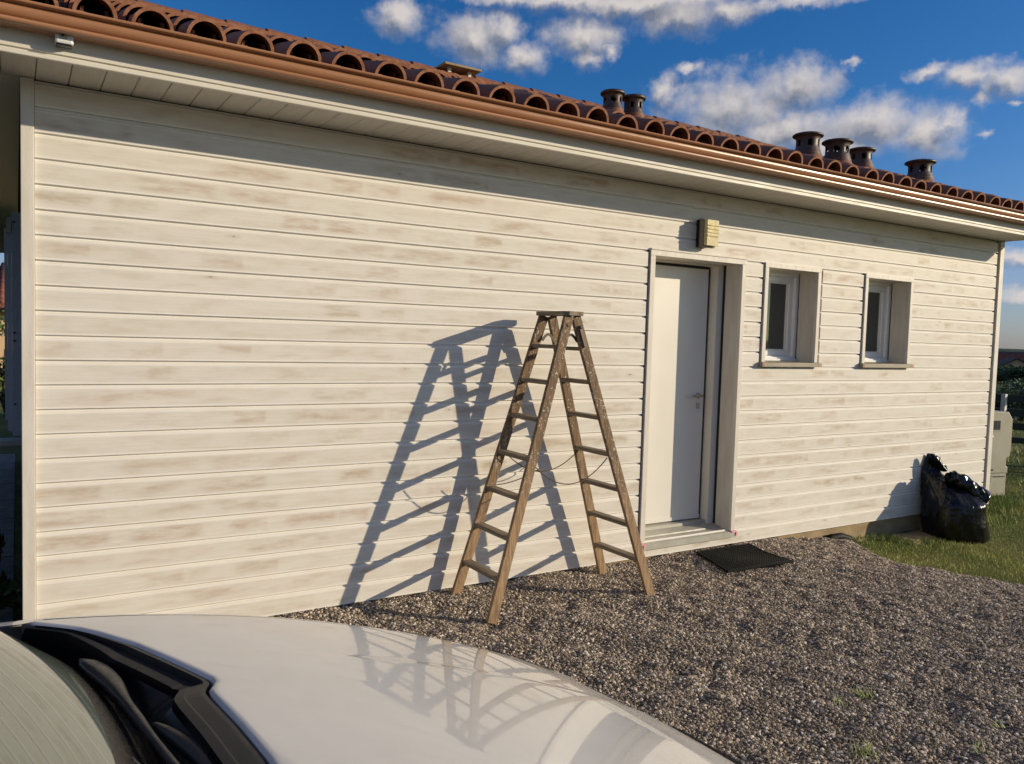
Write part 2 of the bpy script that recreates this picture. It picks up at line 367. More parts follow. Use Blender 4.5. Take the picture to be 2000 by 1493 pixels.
near = ((GX > -1.4) & (GX < 7.2) & (GY > -6.2) & (GY < 0.25)); GZ = GZ - .05*near
def npgrid(name, X, Y, Z, mats):
    nx, ny = X.shape
    vs = np.stack([X, Y, Z], -1).reshape(-1, 3)
    i, j = np.meshgrid(np.arange(nx-1), np.arange(ny-1), indexing='ij'); a = (i*ny+j).ravel()
    fs = np.stack([a, a+ny, a+ny+1, a+1], -1)
    me = bpy.data.meshes.new(name); me.from_pydata(vs.tolist(), [], fs.tolist())
    me.polygons.foreach_set('use_smooth', [True]*len(fs))
    me.materials.append(M[mats]); o = bpy.data.objects.new(name, me); col.objects.link(o); return o
def bound(y):                       # edge between gravel and lawn
    return 6.28 - .42*np.exp(-((y+.75)/.42)**2) + .03*np.sin(y*7.) - .10*hs(-y, 1.8, 4.)
def ground_b(n, b):
    p = pos(n); x, y, z = n.sep(p)
    f = n.noise(p, .9, 6, .65)
    gr = n.mix(n.ramp(f, .35, .68), (.06,.09,.02), (.16,.155,.05))
    gr = n.mix(n.ramp(n.noise(p, 7., 4), .55, .75, 0, .6), gr, (.16,.115,.06))
    far = n.mix(n.ramp(n.noise(p, .05, 4), .4, .6), (.03,.05,.015), (.06,.075,.025))
    gr = n.mix(n.ramp(n.v('LENGTH', p), 25., 60.), gr, far)
    st = n.vor(p, 60., out='Color'); sd = n.vor(p, 60.)
    gv = n.mix(n.ramp(n.sep(st)[0], .2, .9), (.10,.08,.06), (.34,.28,.21))
    inb = n.m('MULTIPLY', n.m('MULTIPLY', n.ramp(n.m('ADD', x, n.m('MULTIPLY', f, .2)), 6.35, 6.15), n.ramp(y, .15, -.05)), n.m('MULTIPLY', n.ramp(x, -6., -5.8), n.ramp(y, -12., -11.8)))
    n.l.new(n.mix(inb, gr, gv), b.inputs['Base Color'])
    bump(n, b, n.m('ADD', n.noise(p, 12., 6, .7), n.m('MULTIPLY', sd, .5)), .02)
M['ground'] = mat('lawn soil and gravel', rough=.95, spec=.15, build=ground_b)
def gravelbase_b(n, b):
    p = pos(n); c = n.vor(p, 120., out='Color'); r = n.sep(c)[0]
    n.l.new(n.mix(n.ramp(r, .1, .95), (.055,.045,.035), (.27,.22,.165)), b.inputs['Base Color'])
    bump(n, b, n.m('SUBTRACT', 1., n.vor(p, 120.)), .012)
M['gravelbase'] = mat('fine gravel bed', rough=.9, spec=.2, build=gravelbase_b)
def stone_b(n, b):
    r = objinfo(n); f = n.noise(pos(n), 160., 3)
    c1 = n.mix(n.ramp(r, 0., .55, smooth=False), (.115,.094,.072), (.39,.315,.235))
    c = n.mix(n.ramp(r, .55, .85, smooth=False), c1, (.70,.57,.43))
    c = n.mix(n.ramp(r, .94, .95), c, (.88,.80,.68))
    c = n.mix(n.ramp(f, .4, .8, 0, .35), c, (.10,.08,.06))
    n.l.new(c, b.inputs['Base Color'])
M['stone'] = mat('gravel stones', rough=.75, spec=.3, build=stone_b)
ground = npgrid('ground', GX, GY, GZ, 'ground'); tag(ground, kind='structure')
# gravel bed: small undulating sheet above the ground
gx = np.linspace(-1.2, 7.0, 330); gy = np.linspace(-6.0, .10, 245)
X, Y = np.meshgrid(gx, gy, indexing='ij')
def und(X, Y, seed=0):
    o = np.zeros_like(X)
    r_ = np.random.default_rng(3+seed)
    for k in range(60):
        wl = r_.uniform(.3, .9) if k < 16 else r_.uniform(.09, .22); a = r_.uniform(0, 2*math.pi); ph = r_.uniform(0, 2*math.pi)
        o += (wl**.8*.0030 if k < 16 else wl*.0060)*np.sin((X*math.cos(a)+Y*math.sin(a))*2*math.pi/wl+ph)
    return o
Z = hz(X, Y) + und(X, Y) + .030*hs(-Y, .30, .0)*(1-hs(X, 5.1, 6.0))
edge = X - bound(Y)
Z = Z - np.clip(edge*.35, 0, .2) + .0
bed = npgrid('gravel_bed', X, Y, Z, 'gravelbase'); tag(bed, kind='structure')
# stones on the bed, scattered by geometry nodes
vs = np.stack([X, Y, Z], -1).reshape(-1, 3)
nx, ny = X.shape; i, j = np.meshgrid(np.arange(nx-1), np.arange(ny-1), indexing='ij')
cx = X[:-1,:-1]; cy = Y[:-1,:-1]; keep = ((cx < bound(cy)+.04) & (cy < .06)).ravel(); a = (i*ny+j).ravel()[keep]
me = bpy.data.meshes.new('gravel'); me.from_pydata(vs.tolist(), [], np.stack([a, a+ny, a+ny+1, a+1], -1).tolist())
gravel = bpy.data.objects.new('gravel', me); col.objects.link(gravel); tag(gravel, kind='stuff')
def gn_scatter(ob, density, rmin, rmax, material, seed=1, variants=5, sub=1):
    ng = bpy.data.node_groups.new('scatter stones', 'GeometryNodeTree')
    ng.interface.new_socket('Geometry', in_out='INPUT', socket_type='NodeSocketGeometry')
    ng.interface.new_socket('Geometry', in_out='OUTPUT', socket_type='NodeSocketGeometry')
    N = ng.nodes; L = ng.links
    gi = N.new('NodeGroupInput'); go = N.new('NodeGroupOutput')
    dp = N.new('GeometryNodeDistributePointsOnFaces'); dp.inputs['Density'].default_value = density; dp.inputs['Seed'].default_value = seed
    L.new(gi.outputs[0], dp.inputs['Mesh'])
    join = N.new('GeometryNodeGeometryToInstance')
    for k in range(variants):
        ic = N.new('GeometryNodeMeshIcoSphere'); ic.inputs['Radius'].default_value = 1.; ic.inputs['Subdivisions'].default_value = sub+1
        sp = N.new('GeometryNodeSetPosition'); nz = N.new('ShaderNodeTexNoise'); nz.noise_dimensions = '4D'
        nz.inputs['W'].default_value = k*7.3+2; nz.inputs['Scale'].default_value = 1.3; nz.inputs['Detail'].default_value = 3.
        sb = N.new('ShaderNodeVectorMath'); sb.operation = 'SUBTRACT'; sb.inputs[1].default_value = (.5,.5,.5)
        sc = N.new('ShaderNodeVectorMath'); sc.operation = 'SCALE'; sc.inputs['Scale'].default_value = 1.7
        L.new(nz.outputs['Color'], sb.inputs[0]); L.new(sb.outputs[0], sc.inputs[0]); L.new(sc.outputs[0], sp.inputs['Offset'])
        L.new(ic.outputs['Mesh'], sp.inputs['Geometry'])
        tr = N.new('GeometryNodeTransform'); tr.inputs['Scale'].default_value = (1., .8, .62)
        L.new(sp.outputs[0], tr.inputs['Geometry'])
        ms = N.new('GeometryNodeSetMaterial'); ms.inputs['Material'].default_value = M[material]
        L.new(tr.outputs[0], ms.inputs[0]); L.new(ms.outputs[0], join.inputs[0])
    io = N.new('GeometryNodeInstanceOnPoints'); io.inputs['Pick Instance'].default_value = True
    L.new(dp.outputs['Points'], io.inputs['Points']); L.new(join.outputs[0], io.inputs['Instance'])
    rr = N.new('FunctionNodeRandomValue'); rr.data_type = 'FLOAT_VECTOR'; rr.inputs['Min'].default_value = (-.6,-.6,0); rr.inputs['Max'].default_value = (.6,.6,6.28)
    L.new(rr.outputs['Value'], io.inputs['Rotation'])
    rs = N.new('FunctionNodeRandomValue'); rs.data_type = 'FLOAT'; rs.inputs[2].default_value = 0.; rs.inputs[3].default_value = 1.; rs.inputs['Seed'].default_value = 5
    pw = N.new('ShaderNodeMath'); pw.operation = 'POWER'; pw.inputs[1].default_value = 2.6; L.new(rs.outputs[1], pw.inputs[0])
    ma = N.new('ShaderNodeMath'); ma.operation = 'MULTIPLY_ADD'; ma.inputs[1].default_value = rmax-rmin; ma.inputs[2].default_value = rmin
    L.new(pw.outputs[0], ma.inputs[0]); L.new(ma.outputs[0], io.inputs['Scale'])
    L.new(io.outputs[0], go.inputs[0])
    md = ob.modifiers.new('scatter', 'NODES'); md.node_group = ng
gn_scatter(gravel, 7600, .0034, .0120, 'stone')

# lawn blades near the house
def blades(name, n, xr, yr, hgt, wid, maskf, matn, dens_pow=1.):
    x = rng.uniform(*xr, n); y = rng.uniform(*yr, n); k = maskf(x, y); x, y = x[k], y[k]; n = len(x)
    z = hz(x, y)-.004
    h = hgt*rng.uniform(.45, 1.25, n)*(.75+.5*np.sin(x*3.1+np.sin(y*2.3)*2)*.4); a = rng.uniform(0, 2*math.pi, n); lean = rng.uniform(.1, .8, n)*h; la = rng.uniform(0, 2*math.pi, n)
    wv = wid*rng.uniform(.6, 1.3, n)
    dxv, dyv = np.cos(a)*wv, np.sin(a)*wv
    v = np.empty((n, 3, 3)); v[:,0] = np.stack([x-dxv, y-dyv, z], -1); v[:,1] = np.stack([x+dxv, y+dyv, z], -1)
    v[:,2] = np.stack([x+np.cos(la)*lean, y+np.sin(la)*lean, z+h], -1)
    me = bpy.data.meshes.new(name); me.from_pydata(v.reshape(-1, 3).tolist(), [], np.arange(3*n).reshape(n, 3).tolist()); me.materials.append(M[matn])
    o = bpy.data.objects.new(name, me); col.objects.link(o); return o
lawnmask = lambda x, y: (x > bound(y)-.02+rng.uniform(-.05, .08, len(x))) & ~((y > .0) & (x < 8.75)) & ~((x>6.95)&(x<7.40)&(y>-.25)&(y<.0))
g1 = blades('lawn_grass', 210000, (5.6, 13.), (-4.5, 3.5), .040, .0022, lawnmask, 'grass'); tag(g1, kind='stuff')
g2 = blades('tall_grass', 16000, (7.9, 12.), (-.15, 2.2), .12, .003, lambda x, y: ~((y > .0) & (x < 8.75)) & (np.abs(y-.45)+.25*np.abs(x-9.3) < .85+rng.uniform(-.3,.3,len(x))), 'grass'); tag(g2, kind='stuff')
g3 = blades('meadow_grass', 130000, (12., 40.), (-8, 26.), .10, .008, lambda x, y: (np.hypot(x, y) < 40) & (y/np.maximum(x,1) > -.3) & (y/np.maximum(x,1) < 1.2), 'grass'); tag(g3, kind='stuff')

# ------------------------------------------------------------------ HOUSE
house = thing('house', (0, 0, 0), 'single storey house clad in whitewashed horizontal boards under a brown tiled roof', 'house')
B = .12; YF = -.44; XE = 9.02; XW = 8.62
wall = MB()
# backing wall with openings
def panel_y(mb, y0, y1, x0, x1, z0, z1, holes):
    xs = sorted({x0, x1, *[h[0] for h in holes], *[h[1] for h in holes]}); zs = sorted({z0, z1, *[h[2] for h in holes], *[h[3] for h in holes]})
    for a, b in zip(xs, xs[1:]):
        for c, d_ in zip(zs, zs[1:]):
            mx, mz = (a+b)/2, (c+d_)/2
            if any(h[0] < mx < h[1] and h[2] < mz < h[3] for h in holes): continue
            mb.box(a, b, y0, y1, c, d_)
DO = (3.88, 4.83, .05, 2.262); W1 = (5.10, 5.762, 1.455, 2.262); W2 = (6.42, 7.11, 1.455, 2.262)
panel_y(wall, .022, .16, -.03, 8.68, .0, 2.80, [DO, W1, W2])
wall.box(-.03, .14, .161, 6.6, 0, 3.2); wall.box(8.55, 8.68, .161, 6.6, 0, 3.2); wall.box(.141, 8.549, 6.45, 6.6, 0, 3.0)
wallo = wall.build('wall', 'membrane', house)
# horizontal boards, each one an object of its own
prof = [(.018,0),(.001,0),(-.0005,.002),(0,.006),(0,.099),(.001,.1025),(.0115,.1085),(.0145,.1105),(.0145,.1195),(.018,.1195)]
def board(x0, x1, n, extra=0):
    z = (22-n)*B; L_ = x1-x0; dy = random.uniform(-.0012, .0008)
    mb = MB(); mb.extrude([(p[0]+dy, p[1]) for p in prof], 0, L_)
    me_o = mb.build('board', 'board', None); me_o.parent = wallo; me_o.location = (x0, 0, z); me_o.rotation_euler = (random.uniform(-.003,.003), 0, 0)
for n in range(0, 23):                         # n: index of the joint at the board's bottom edge
    z0, z1 = (22-n)*B, (23-n)*B
    segs = [(0.002, 8.598)]
    def cut(segs, a, b):
        o = []
        for s0, s1 in segs:
            if b <= s0 or a >= s1: o.append((s0, s1)); continue
            if a > s0: o.append((s0, a))
            if b < s1: o.append((b, s1))
        return o
    zc = (z0+z1)/2
    if .10 < zc < 2.28: segs = cut(segs, 3.838, 4.858)
    if 1.44 < zc < 2.28: segs = cut(segs, 5.064, 5.815); segs = cut(segs, 6.382, 7.147)
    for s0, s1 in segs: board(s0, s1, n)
# corner boards
for x0, x1 in ((-.056, .0), (8.626, 8.702)):
    mb = MB(); mb.box(x0, x1, -.016, .0215, -.005, 2.762); mb.build('corner_board', 'trim', house, bevel=.003)
mb = MB(); mb.box(-.05, -.031, .0225, .10, 0, 2.76); mb.build('corner_board', 'trim', house)
mb = MB(); mb.box(8.681, 8.70, .0225, .10, 0, 2.76); mb.build('corner_board', 'trim', house)
# foundation
mb = MB(); mb.box(-.02, 8.66, .030, .20, -.75, -.002); mb.build('foundation', 'concrete', house)
# soffit planks
sof = MB(); sof.box(-4.2, 8.73, YF+.012, .02, 2.786, 2.80); sofo = sof.build('soffit', 'soffit', house)
pitch = .1375; x = .006-30*pitch; src = None
while x < 8.72:
    x1 = min(x+pitch-.003, 8.729)
    if src is None or x1 < x+pitch-.004:
        mb = MB(); W_ = x1-x
        pr = [(0,.004),(.003,0),(W_-.003,0),(W_,.004),(W_,.014),(0,.014)]
        mb.extrude(pr, YF+.014, .018, axis='y'); o = mb.build('soffit_plank', 'soffit', None); src = o
    else:
        o = src.copy(); col.objects.link(o)
    o.name = 'soffit_plank'; o.parent = sofo; o.location = (x, 0, 2.765)
    x += pitch
# porch ceiling beyond the left corner, and its end beam and posts
mb = MB(); mb.box(-4.2, -.057, .022, 7.2, 2.77, 2.80); pc = mb.build('porch_ceiling', 'pvc', house)
mb = MB(); mb.box(-4.2, -.057, 7.2, 7.4, 2.47, 2.80); mb.build('porch_beam', 'jamb', house)
mb = MB(); mb.box(-4.1, -3.95, -.2, -.05, -.06, 2.76); mb.build('porch_post', 'trim', house)
mb = MB(); mb.box(-4.1, -3.95, 7.22, 7.37, -.06, 2.46); mb.build('porch_post', 'trim', house)
# fascia (two lengths) with its groove, end caps
fp = [(YF,2.9195),(YF+.02,2.9195),(YF+.02,2.742),(YF-.004,2.742),(YF-.006,2.745),(YF-.006,2.758),(YF-.002,2.760),(YF+.010,2.7605),(YF+.010,2.772),(YF,2.773)]
for x0, x1 in ((-4.25, 8.148), (8.150, 9.02)):
    mb = MB(); mb.extrude(fp, x0, x1); mb.build('fascia', 'fascia', house)
# rake overhang at the right end: sloping soffit and barge board
SL = .3615
def rz(y): return 2.742+(y-YF)*SL
RY = 3.6
mb = MB()
mb.extrude([(YF+.021, rz(YF)+.045),(RY, rz(RY)+.045),(RY, rz(RY)+.065),(YF+.021, rz(YF)+.065)], 8.731, 8.999); mb.build('rake_soffit', 'soffit', house)
mb = MB(); mb.extrude([(YF+.021, rz(YF)),(RY, rz(RY)),(RY, rz(RY)+.19),(YF+.021, rz(YF)+.19)], 9.0, 9.02); mb.build('barge_board', 'fascia', house)
# gutter
gp = [(YF-.002,2.918),(YF-.002,2.842),(-.462,2.8385),(-.530,2.8365),(-.5440,2.8370),(-.5520,2.8405),(-.5560,2.8470),(-.5550,2.8540),(-.5500,2.8585),(-.5420,2.8600),(-.5100,2.8600),(-.5090,2.8625),(-.5230,2.8690),(-.5340,2.8770),(-.5400,2.8870),(-.5420,2.8960),(-.5410,2.908),(-.5370,2.915),
      (-.5390,2.9165),(-.5580,2.9170),(-.5650,2.9200),(-.5675,2.925),(-.5655,2.930),(-.5580,2.933),(-.5400,2.933),(-.5300,2.926),(-.5280,2.912),(-.5320,2.898),(-.5280,2.886),(-.5180,2.876),(-.505,2.866),(-.505,2.848),(-.462,2.8445),(YF-.006,2.846),(YF-.006,2.918)]
mb = MB(); mb.extrude(gp, -4.3, 9.08, smooth=True); go_ = mb.build('gutter', 'gutter', house)
es = go_.modifiers.new('split', 'EDGE_SPLIT'); es.split_angle = R(30)

# ---- roof
def surf(y): return 2.985+(y+.49)*SL          # top of roof deck
ridge = 3.75
deck = MB(); deck.extrude([(-.40, surf(-.40)-.06),(ridge, surf(ridge)-.06),(ridge, surf(ridge)-.10),(-.40, surf(-.40)-.10)], -4.3, 9.02)
deck.extrude([(ridge, surf(ridge)-.06),(8., surf(ridge)-.06-(8-ridge)*SL),(8., surf(ridge)-.10-(8-ridge)*SL),(ridge, surf(ridge)-.10)], -4.3, 9.02)
roofo = deck.build('roof', 'tile', house)
def tile_mesh(len_=.46, r0=.100, r1=.080, t=.015, seg=12, rise0=.0, flip=1, name='tile', width=.178):
    # barrel tile running along +y, lower end at y=0 (wide)
    mb = MB(); ro = []; ri = []
    for (yy, r) in ((0, r0), (len_*.5, (r0+r1)/2), (len_, r1)):
        outer = []; inner = []
        hw_ = width/2*r/r0
        for k in range(seg+1):
            a = math.pi*(k/seg)
            outer.append((hw_*math.cos(a), yy, flip*(r*.98*math.sin(a)**.92)))
            inner.append(((hw_-t)*math.cos(a), yy, flip*((r*.98-t)*math.sin(a)**.92)))
        ro.append(outer); ri.append(inner)
    n = seg+1
    vs = [v for q_ in ro for v in q_]; mb.add(vs, [(i*n+k, i*n+k+1, (i+1)*n+k+1, (i+1)*n+k) for i in range(2) for k in range(seg)], 0, True)
    vs = [v for q_ in ri for v in q_]; mb.add(vs, [(i*n+k, (i+1)*n+k, (i+1)*n+k+1, i*n+k+1) for i in range(2) for k in range(seg)], 0, True)
    for e in (0, 2):
        vs = ro[e]+ri[e]; mb.add(vs, [(k, n+k, n+k+1, k+1) for k in range(seg)], 1 if e == 0 else 0)
    for k in (0, seg):
        vs = [ro[0][k], ro[1][k], ro[2][k], ri[0][k], ri[1][k], ri[2][k]]; mb.add(vs, [(0,1,4,3),(1,2,5,4)], 1)
    return mb
ang = math.atan(SL); tsp = .2275; tx0 = .2205
tsrc = [tile_mesh(r0=.098+dr, name='tile').build('tile', ['tile', 'clay'], None, fixn=False) for dr in (-.002, .001, .003)]
for t_ in tsrc: t_.parent = roofo
used = set(); rest = MB(); count = 0
rows = 12; expo = .395
base0 = tile_mesh(seg=6)
for row in range(rows):
    for k in range(-20, 39):
        x = tx0+k*tsp+random.uniform(-.004, .004); y = -.495+row*expo*math.cos(ang)+random.uniform(-.012, .012)
        if x > 9.0: continue
        z = surf(y)-.046+random.uniform(-.004,.005)
        tilt = ang-.045; yaw = random.uniform(-.02, .02)
        if (k >= -2 and row < 7 and count < 285):
            i_ = random.randrange(3)
            if i_ not in used: o = tsrc[i_]; used.add(i_)
            else: o = tsrc[i_].copy(); col.objects.link(o); o.name = 'tile'; o.parent = roofo
            o.location = (x, y, z); o.rotation_euler = (tilt, random.uniform(-.06, .06), yaw); count += 1
        else:
            m4 = Matrix.Translation((x, y, z)) @ Matrix.Rotation(tilt, 4, 'X')
            rest.add([m4 @ Vector(v) for v in base0.v], base0.f, 0, True)
            for q_ in range(len(base0.f)): rest.mi[-1-q_] = base0.mi[len(base0.f)-1-q_]
tag(rest.build('tile', ['tile', 'clay'], roofo, fixn=False), kind='stuff')
# channel tiles between and under the covers
chs = MB(); bch = tile_mesh(len_=4.6, r0=.085, r1=.085, seg=8, flip=-1, width=.148, t=.014)
for k in range(-20, 39):
    x = tx0+(k+.5)*tsp
    if x > 8.95: continue
    m4 = Matrix.Translation((x, -.45, surf(-.45)-.006)) @ Matrix.Rotation(ang, 4, 'X')
    chs.add([m4 @ Vector(v) for v in bch.v], bch.f, 0, True)
tag(chs.build('channel_tile', 'tile', roofo, fixn=False), kind='stuff')
# little battens seen in the arches
bt = MB()
for k in range(-4, 39):
    x = tx0+k*tsp-.058
    if x < 8.9: bt.box(x-.022, x+.020, -.491, -.45, 2.938, 2.958)
bt.build('eave_comb', 'clay', roofo)
mb = MB()
for k in range(34): mb.add([Matrix.Translation((-4.2+k*.39, ridge, surf(ridge)-.02)) @ Matrix.Rotation(-math.pi/2, 4, 'Z') @ Vector(v) for v in tile_mesh(seg=8, width=.2).v], tile_mesh(seg=8).f, 0, True)
mb.build('ridge_tile', 'tile', roofo, fixn=False)

# ---- roof vents
def vent(x, y, s, hgt, yawd):
    zb = surf(y)+.03; nseg, nh = 36, 14
    rad = lambda t: s*(1.08-.22*min(t*2.2, 1)+.02*t) if t < .45 else s*(.87+.20*max(0, (t-.72)/.28)**2)
    mb = MB(); faces = []; vs = []
    for layer, off in ((0, 0.), (1, -.012)):
        for j_ in range(nh+1):
            t = j_/nh
            for k in range(nseg):
                a = 2*math.pi*k/nseg; r = rad(t)+off
                vs.append((x+r*math.cos(a), y+r*math.sin(a), zb+t*hgt))
    def hole(j_, k):
        a = (k+.5)/nseg*6+yawd; da = (a-round(a))*2*math.pi/6*s*.87; dz_ = ((j_+.5)/nh-.58)*hgt
        return (da/(s*.20))**2+(dz_/(s*.26))**2 < 1
    for L_ in (0, 1):
        o_ = L_*(nh+1)*nseg
        for j_ in range(nh):
            for k in range(nseg):
                if hole(j_, k): continue
                faces.append((o_+j_*nseg+k, o_+j_*nseg+(k+1)%nseg, o_+(j_+1)*nseg+(k+1)%nseg, o_+(j_+1)*nseg+k))
    for j_ in range(nh):
        for k in range(nseg):
            if not hole(j_, k): continue
            o_ = (nh+1)*nseg
            q_ = [(j_, k), (j_, (k+1)%nseg), (j_+1, (k+1)%nseg), (j_+1, k)]
            nb = [(j_-1, k), (j_, (k+1)%nseg), (j_+1, k), (j_, (k-1)%nseg)]
            for e in range(4):
                if not hole(nb[e][0], nb[e][1]):
                    a_, b_ = q_[e], q_[(e+1)%4]; A = a_[0]*nseg+a_[1]; Bb = b_[0]*nseg+b_[1]
                    faces.append((A, Bb, o_+Bb, o_+A))
    mb.add(vs, faces, 0, True)
    v_ = mb.build('roof_vent', 'vent', house, loc=(x, y, zb))
    mb = MB(); mb.lathe([(0.001, hgt+.012),(s*.6, hgt+.014),(s*1.06, hgt+.010),(s*1.16, hgt+.002),(s*1.16, hgt-.008),(s*1.08, hgt-.014),(s*.5, hgt-.006)], 28, (x, y, zb), cap=False)
    mb.build('vent_cap', 'vent', v_, loc=(x, y, zb), fixn=True)
    mb = MB(); nn = 16
    def sk(u, v):
        a = 2*math.pi*v; t = u; rx = s*(1.04+.22*t*t); ry = s*(1.04+.7*t*t)
        return (x+rx*math.cos(a), y+ry*math.sin(a), zb+.02-.07*t**1.3+ry*math.sin(a)*SL*t)
    mb.grid(sk, 6, 24); mb.build('vent_collar', 'tile', v_, loc=(x, y, zb))
for (x, y, s, h_, yw) in [(3.60,.18,.078,.140,.1),(3.795,.18,.078,.140,.35),(5.68,.12,.110,.172,.2),(6.05,.10,.114,.176,.45),(6.53,.20,.106,.158,.15),(7.43,.18,.122,.176,.3)]:
    vent(x, y, s, h_, yw)
# chimney with flat slab cap on two legs
mb = MB(); mb.box(3.78, 4.10, 3.22, 3.62, 3.9, 4.33); ch = mb.build('chimney', 'concrete', house)
mb = MB(); mb.box(3.72, 4.16, 3.14, 3.70, 4.432, 4.456); mb.build('chimney_slab', 'concrete', ch, bevel=.004)
for lx in (3.80, 4.04):
    for ly in (3.22, 3.58):
        mb = MB(); mb.box(lx, lx+.035, ly, ly+.035, 4.331, 4.431); mb.build('slab_leg', 'trim', ch)

# ---- door
def ring(mb, x0, x1, z0, z1, wx, wz, y0, y1, bottom=True, mi=0):
    zb_ = z0+wz if bottom else z0
    mb.box(x0, x0+wx, y0, y1, zb_, z1-wz, mi); mb.box(x1-wx, x1, y0, y1, zb_, z1-wz, mi)
    mb.box(x0, x1, y0, y1, z1-wz, z1, mi)
    if bottom: mb.box(x0, x1, y0, y1, z0, z0+wz, mi)
door = MB(); door.box(3.87, 4.722, .262, .31, .172, 2.212); dr = door.build('door', 'doorpaint', house, bevel=.003)
mb = MB(); mb.box(3.87, 4.722, .255, .2615, .172, .20); mb.build('weather_bar', 'doorpaint', dr)
mb = MB(); mb.tube([(4.655,.262,1.185),(4.655,.215,1.185)], .009, 8); mb.tube([(4.66,.213,1.185),(4.545,.211,1.187)], .0095, 8); mb.lathe([(.024,0),(.024,.004)], 14); mb.v[-28:] = [(4.655+v[0], .2555+v[2], 1.185+v[1]) for v in mb.v[-28:]]
mb.build('handle', 'steel', dr)
mb = MB(); mb.box(4.642, 4.668, .250, .2615, 1.075, 1.125); mb.tube([(4.655,.25,1.10),(4.655,.243,1.10)], .008, 8); mb.build('lock', 'steel', dr, bevel=.002)
mb = MB(); mb.box(4.7235, 4.742, .268, .31, .17, 2.225); mb.box(3.87, 4.742, .275, .31, 2.2135, 2.228); mb.build('seal', 'gasket', dr)
mb = MB(); ring(mb, 3.84, 4.86, .10, 2.31, .112, .075, .188, .30, False); mb.box(4.752, 4.7585, .185, .187, .17, 2.23); df = mb.build('door_frame', 'doorpaint', house, bevel=.002)
mb = MB(); mb.box(4.812, 4.85, .0, .1605, .10, 2.245); mb.build('jamb', 'jamb', df)
mb = MB(); mb.box(3.855, 3.888, .0, .16, .10, 2.245); mb.build('jamb', 'jamb', df)
mb = MB(); mb.box(3.855, 4.85, .0, .1865, 2.2455, 2.27); mb.build('jamb', 'jamb', df)
mb = MB(); mb.box(4.812, 4.85, .161, .1865, .10, 2.245); mb.build('seal', 'gasket', df)
# door casing (outside trim)
for (a, b, c, d_, y0) in ((3.853, 3.899, .110, 2.243, -.014), (4.810, 4.853, .110, 2.243, -.014), (3.853, 4.853, 2.2435, 2.283, -.014), (3.853, 4.857, 2.2835, 2.296, -.020)):
    mb = MB(); mb.box(a, b, y0, .016, c, d_); mb.build('casing', 'trim', df, bevel=.002)
for x_ in (3.857, 4.815):
    mb = MB(); mb.box(x_-.012, x_+.048, -.034, -.0145, .100, .110); mb.box(x_+.018+(.018 if x_>4 else 0), x_+.036+(.02 if x_>4 else 0), -.034, -.0305, .072, .098); mb.build('sealant', 'pink', df)
# threshold
mb = MB()
mb.extrude([(-.028,.060),(-.028,.101),(-.022,.105),(.100,.114),(.103,.124),(.205,.136),(.208,.158),(.29,.165),(.29,.06)], 3.901, 4.862)
th = mb.build('threshold', 'sillstone', house)
mb = MB(); mb.box(3.868, 3.9005, -.028, .16, .055, .098); mb.build('threshold_end', 'sillstone', th)
# interior behind openings
mb = MB(); mb.box(3.7, 5.0, .33, .34, 0, 2.4); mb.box(5.0, 7.4, .55, .56, 1.2, 2.5); mb.build('inner_screen', 'curtain', house)

# ---- windows
def window(x0, x1):
    # x0, x1: inner edges of the opening at the wall face
    z0, z1 = 1.478, 2.243
    wf = MB(); ring(wf, x0-.035, x1+.035, z0-.03, z1+.035, .072, .070, .186, .25); fr = wf.build('window', 'pvc', house, bevel=.003)
    mb = MB(); ring(mb, x0+.022, x1-.022, z0+.026, z1-.022, .018, .018, .195, .24); mb.build('frame_lip', 'pvc', fr, bevel=.002)
    mb = MB(); ring(mb, x0+.0405, x1-.0405, z0+.0445, z1-.0405, .045, .045, .212, .26); mb.build('sash', 'pvc', fr, bevel=.004)
    mb = MB(); ring(mb, x0+.086, x1-.086, z0+.09, z1-.086, .012, .012, .224, .262); mb.build('glazing_bead', 'pvc', fr)
    mb = MB(); mb.box(x0+.09, x1-.09, .240, .246, z0+.095, z1-.09); mb.build('pane', 'glass', fr)
    for a, b in ((x1, x1+.022), (x0-.022, x0)):
        mb = MB(); mb.box(a, b, .017, .176, z0, z1); mb.build('jamb', 'jamb', fr)
        mb = MB(); mb.box(a, b, .1765, .1855, z0, z1); mb.build('seal', 'gasket', fr)
    mb = MB(); mb.box(x0-.022, x1+.022, .017, .1855, z1+.0005, z1+.022); mb.build('jamb', 'jamb', fr)
    for a, b, c, d_ in ((x0-.040, x0, z0-.003, z1), (x1, x1+.040, z0-.003, z1), (x0-.040, x1+.040, z1+.0005, z1+.040)):
        mb = MB(); mb.box(a, b, -.014, .016, c, d_); mb.build('casing', 'trim', fr, bevel=.002)
    mb = MB(); mb.extrude([(-.045,1.437),(-.045,1.470),(-.030,1.474),(.19,1.481),(.19,1.45),(-.03,1.437)], x0-.060, x1+.065)
    s_ = mb.build('sill', 'sillbrown', fr, bevel=.002)
    for xx in (x0-.045, x1+.02):
        mb = MB(); mb.extrude([(xx, 1.4385), (xx+.022, 1.4385), (xx+.019, 1.468), (xx+.003, 1.468)], -.0465, -.0455, axis='y'); mb.build('filler', 'putty', fr)
    mb = MB(); mb.box(x0+.0, x1-.01, .150, .184, 1.4825, 1.500); mb.box(x0, x1-.06, .165, .1855, 1.5005, 1.512); mb.build('drip_rail', 'pvc', fr)
window(5.118, 5.738)
window(6.436, 7.086)

